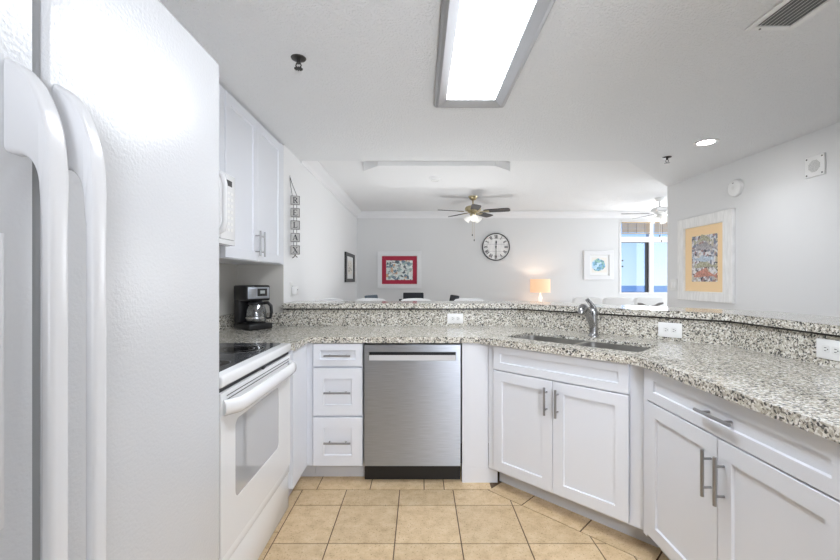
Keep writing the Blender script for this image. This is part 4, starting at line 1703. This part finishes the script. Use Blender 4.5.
# square speaker grille on the right wall
wv = thing('wall_vent', 'square white grille with four corner screws on the upper right wall', 'vent', (XR - 0.0003, 2.815, 2.079), -PI / 2)
b = MB()
b.box(-0.07, 0.07, -0.012, -0.0004, -0.073, 0.073, 0.003)
b.build('cover_plate', 'white', wv)
b = MB()
b.prism([(0.045 * math.cos(a) * 1.05, 0.045 * math.sin(a) * 1.05) for a in [PI / 8 + k * PI / 4 for k in range(8)]], 0, 0.0008, M_=Matrix(((1, 0, 0, 0), (0, 0, -1, -0.0121), (0, 1, 0, 0), (0, 0, 0, 1))))
gr = b.build('grille', 'offwhite', wv)
b = MB()
for i in range(-5, 6):
    for j in range(-5, 6):
        if i * i + j * j < 30:
            b.box(i * 0.0075 - 0.0022, i * 0.0075 + 0.0022, -0.0133, -0.0129, j * 0.0075 - 0.0022, j * 0.0075 + 0.0022)
b.build('perforations', 'gasket', gr)
for sx in (-1, 1):
    for sz in (-1, 1):
        b = MB()
        b.cyl((sx * 0.055, -0.0121, sz * 0.058), (sx * 0.055, -0.0138, sz * 0.058), 0.0055, seg=12)
        b.build('screw', 'slot', wv)

# ------------------------------------------------------------------ living room furniture
# console table and lamp by the far wall
ct_ = thing('console_table', 'white console table against the far wall under the small lamp', 'table', (1.95, 6.42, 0))
b = MB()
b.box(-0.62, 0.62, -0.20, 0.24, 0.855, 0.895, 0.004)
b.build('table_top', 'console', ct_)
b = MB()
b.box(-0.58, 0.58, -0.17, 0.22, 0.76, 0.8548)
b.build('apron', 'console', ct_)
for sx in (-1, 1):
    for y in (-0.15, 0.20):
        b = MB()
        b.box(sx * 0.55 - 0.03, sx * 0.55 + 0.03, y - 0.025, y + 0.025, 0, 0.7598, 0.003)
        b.build('leg', 'console', ct_)
lp = thing('table_lamp', 'lit table lamp with warm tan drum shade by the far wall', 'lamp', (1.945, 6.42, 0.895))
b = MB()
b.lathe([(0, 0.0), (0.07, 0.0), (0.07, 0.010), (0.03, 0.022), (0.022, 0.05), (0.036, 0.08), (0.022, 0.11), (0.012, 0.14), (0.010, 0.20), (0, 0.20)], seg=24)
b.build('base', 'frosted', lp, smooth=50)
b = MB()
b.lathe([(0.156, 0.175), (0.158, 0.175), (0.156, 0.390), (0.154, 0.390), (0.156, 0.175)], seg=40)
b.build('lamp_shade', 'shade', lp, smooth=60)
b = MB()
b.lathe([(0, 0.20), (0.018, 0.205), (0.030, 0.235), (0.022, 0.27), (0, 0.285)], seg=18)
b.build('bulb', mat('lit_bulb', (1, 0.9, 0.8), 0.4, emit=((1.0, 0.80, 0.55), 3)), lp, smooth=60)
point_light('table_lamp_glow', (1.945, 6.42, 0.895 + 0.30), 1.8, (1.0, 0.86, 0.68), 0.03)


# white bar stools on the far side of the bar
def stool_proto():
    o = thing('bar_stool', 'x', 'stool', (0, 0, 0), 0, 'white bar stools along the bar')
    # local: faces -y (towards the bar); backrest at +y
    t = MB()
    t.prism(rrect(-0.19, 0.19, -0.17, 0.17, 0.06), 0.74, 0.775, bev=0.01)
    t.build('seat', 'stool', o, smooth=50)
    q = bmesh.new()
    k = 14
    cols = []
    for i in range(k + 1):
        s = -1 + 2 * i / k
        x = 0.175 * s
        y = 0.165 - 0.035 * s * s
        zt = 1.098 - 0.018 * s * s - (0.035 * max(0, abs(s) - 0.72) / 0.28 if abs(s) > 0.72 else 0)
        cols.append([q.verts.new((x, y - 0.011, 0.86)), q.verts.new((x, y - 0.011, zt - 0.006)), q.verts.new((x, y, zt)), q.verts.new((x, y + 0.011, zt - 0.006)), q.verts.new((x, y + 0.011, 0.86))])
    for A_, C_ in zip(cols, cols[1:]):
        for i in range(5):
            j = (i + 1) % 5
            q.faces.new((A_[i], A_[j], C_[j], C_[i]))
    q.faces.new(cols[0])
    q.faces.new(cols[-1][::-1])
    bmesh.ops.recalc_face_normals(q, faces=list(q.faces))
    t = MB()
    t.merge(q)
    t.build('backrest', 'stool', o, smooth=50)
    for sx in (-1, 1):
        t = MB()
        t.tube([(sx * 0.12, 0.13, 0.745), (sx * 0.13, 0.155, 0.80), (sx * 0.13, 0.152, 0.88)], 0.010, 10)
        t.build('back_post', 'chrome', o)
        for sy in (-1, 1):
            t = MB()
            t.cyl((sx * 0.14, sy * 0.12, 0.742), (sx * 0.19, sy * 0.17, 0.0), 0.013, 0.011, seg=12)
            t.build('leg', 'chrome', o)
    t = MB()
    for A_, C_ in (((-0.17, -0.15), (0.17, -0.15)), ((-0.17, 0.15), (0.17, 0.15)), ((-0.17, -0.15), (-0.17, 0.15)), ((0.17, -0.15), (0.17, 0.15))):
        t.cyl((*A_, 0.25), (*C_, 0.25), 0.008, seg=10)
    t.build('footrest', 'chrome', o)
    return o


st = stool_proto()
spots = [(-0.86, 3.60, 0, 'white bar stool at the bar end nearest the left white wall'),
         (-0.47, 3.62, 0, 'white bar stool behind the bar, below the left edge of the crimson-matted picture'),
         (-0.04, 3.60, 0, 'white bar stool behind the bar, in front of the dark dining chairs'),
         (0.46, 3.60, 0, 'white bar stool behind the bar, below the brass fan')]
for i, (x, y, a, lab) in enumerate(spots):
    o = st if i == 0 else copy_tree(st)
    o.location = (x, y, 0)
    o.rotation_euler = (0, 0, math.radians(a))
    o['label'] = lab

# dining set beyond the bar
dt = thing('dining_table', 'dark dining table beyond the bar, under the crimson-matted picture', 'table', (-0.08, 5.15, 0))
b = MB()
b.prism(rrect(-0.36, 0.36, -0.45, 0.40, 0.05), 0.72, 0.75, bev=0.004)
b.build('table_top', 'tablewood', dt)
for sx in (-1, 1):
    for sy in (-0.38, 0.33):
        b = MB()
        b.box(sx * 0.31 - 0.03, sx * 0.31 + 0.03, sy - 0.03, sy + 0.03, 0, 0.7195, 0.003)
        b.build('leg', 'tablewood', dt)


def dining_chair(label, loc, rz, fab, bw, tilt):
    o = thing('dining_chair', label, 'chair', loc, math.radians(rz), 'dark dining chairs')
    t = MB()
    t.box(-0.20, 0.20, -0.20, 0.20, 0.43, 0.48, 0.015)
    t.build('seat', fab, o, smooth=50)
    t = MB()
    t.box(-bw, bw, -0.02, 0.02, 0.0, 0.40, 0.012, M_=Matrix.Translation((0, 0.195, 0.68)) @ Matrix.Rotation(math.radians(-tilt), 4, 'X'))
    bk_ = t.build('backrest', fab, o, smooth=50)
    for sx in (-1, 1):
        t = MB()
        t.tube([(sx * (bw - 0.03), 0.185, 0.45), (sx * (bw - 0.03), 0.195, 0.70)], 0.013, 10)
        t.build('back_post', 'framedark', o)
        for sy in (-1, 1):
            t = MB()
            t.cyl((sx * 0.17, sy * 0.17, 0.435), (sx * 0.18, sy * 0.185, 0.0), 0.016, 0.012, seg=12)
            t.build('leg', 'framedark', o)
    return o


# white slipcovered chairs in a row, backs to the kitchen
def slip_chair():
    o = thing('slipcovered_chair', 'x', 'chair', (0, 0, 0), 0, 'white slipcovered chairs by the window')
    t = MB()
    t.box(-0.19, 0.19, -0.20, 0.20, 0.40, 0.48, 0.02)
    t.build('seat', 'slip', o, smooth=50)
    t = MB()
    t.prism(rrect(-0.192, 0.192, 0.30, 1.035, 0.06), -0.04, 0.04, M_=Matrix.Translation((0, -0.175, 0)) @ UP, bev=0.012)
    t.build('backrest', 'slip', o, smooth=50)
    t = MB()
    t.box(-0.19, 0.19, -0.13, 0.20, 0.06, 0.399, 0.01)
    t.build('skirt', 'slip', o, smooth=50)
    for sx in (-1, 1):
        for sy in (-0.12, 0.18):
            t = MB()
            t.cyl((sx * 0.165, sy, 0.061), (sx * 0.165, sy, 0.0), 0.018, 0.014, seg=12)
            t.build('leg', 'tablewood', o)
    return o


sc_ = slip_chair()
for i, (x, z, lab) in enumerate(((2.24, 0.0, 'white slipcovered chair beyond the faucet, leftmost of the row'), (2.655, 0.0, 'white slipcovered chair in the middle of the row, under the small blue picture'),
                                 (3.07, 0.0, 'white slipcovered chair under the far window, rightmost of the row'))):
    o = sc_ if i == 0 else copy_tree(sc_)
    o.location = (x, 5.50, 0)
    o['label'] = lab

hc = dining_chair('charcoal dining chair at the head of the table, facing the bar', (-0.10, 5.78, 0), 0, 'chairdark', 0.155, 4)
b = MB()
b.box(-0.215, 0.215, 0.150, 0.172, 0.94, 0.985, 0.006)
b.build('lower_back_rail', 'chairdark', hc)
dining_chair('slate dining chair on the left side of the table', (-0.385, 5.10, 0), 68, 'chairblue', 0.15, 12)
dining_chair('charcoal dining chair on the right side of the table', (0.185, 5.13, 0), -78, 'chairdark', 0.15, 12)

# grey ornament on a white stem beyond the bar, near the right wall
orn = thing('table_ornament', 'grey arched ornament on a white stem beyond the bar by the right wall', 'ornament', (2.58, 4.44, 0))
b = MB()
b.lathe([(0, 0), (0.12, 0), (0.12, 0.012), (0.02, 0.03), (0.016, 0.948), (0, 0.948)], seg=20)
b.build('stem', 'console', orn)
b = MB()
b.tube([(-0.14, 0, 1.005), (-0.10, 0, 0.998), (-0.05, 0, 0.975), (0, 0, 0.965), (0.05, 0, 0.978), (0.10, 0, 1.003), (0.14, 0, 1.012)], [0.012, 0.016, 0.014, 0.018, 0.013, 0.015, 0.010], 10)
b.build('arm', 'driftgrey', orn)


# blinds in the transom windows
def blind(label, x0, x1):
    o = thing('window_blind', label, 'blind', ((x0 + x1) / 2, YF - 0.03, 2.245), 0, 'raised wooden blinds')
    w = (x1 - x0) / 2
    t = MB()
    t.box(-w, w, -0.020, 0.014, -0.022, 0.0, 0.002)
    t.build('head_rail', 'blind', o)
    for k in range(7):
        t = MB()
        t.box(-w, w, -0.011, 0.011, -0.001, 0.001, M_=Matrix.Translation((0, 0, -0.036 - k * 0.021)) @ Matrix.Rotation(math.radians(52), 4, 'X'))
        t.build('slat', 'blind', o)
    t = MB()
    for s in (-0.6, 0.0, 0.6):
        t.cyl((s * w, -0.013, -0.19), (s * w, -0.013, -0.02), 0.0022, seg=6)
    t.build('ladder_cord', 'tablewood', o)
    t = MB()
    t.box(-w, w, -0.014, 0.012, -0.196, -0.182, 0.002)
    t.build('bottom_rail', 'blind', o)
    return o


blind('tan wooden blind over the left transom pane of the far window', WX0 + 0.032, xm0 - 0.002)
blind('tan wooden blind over the right transom pane of the far window', xm1 + 0.002, WX1 - 0.032)
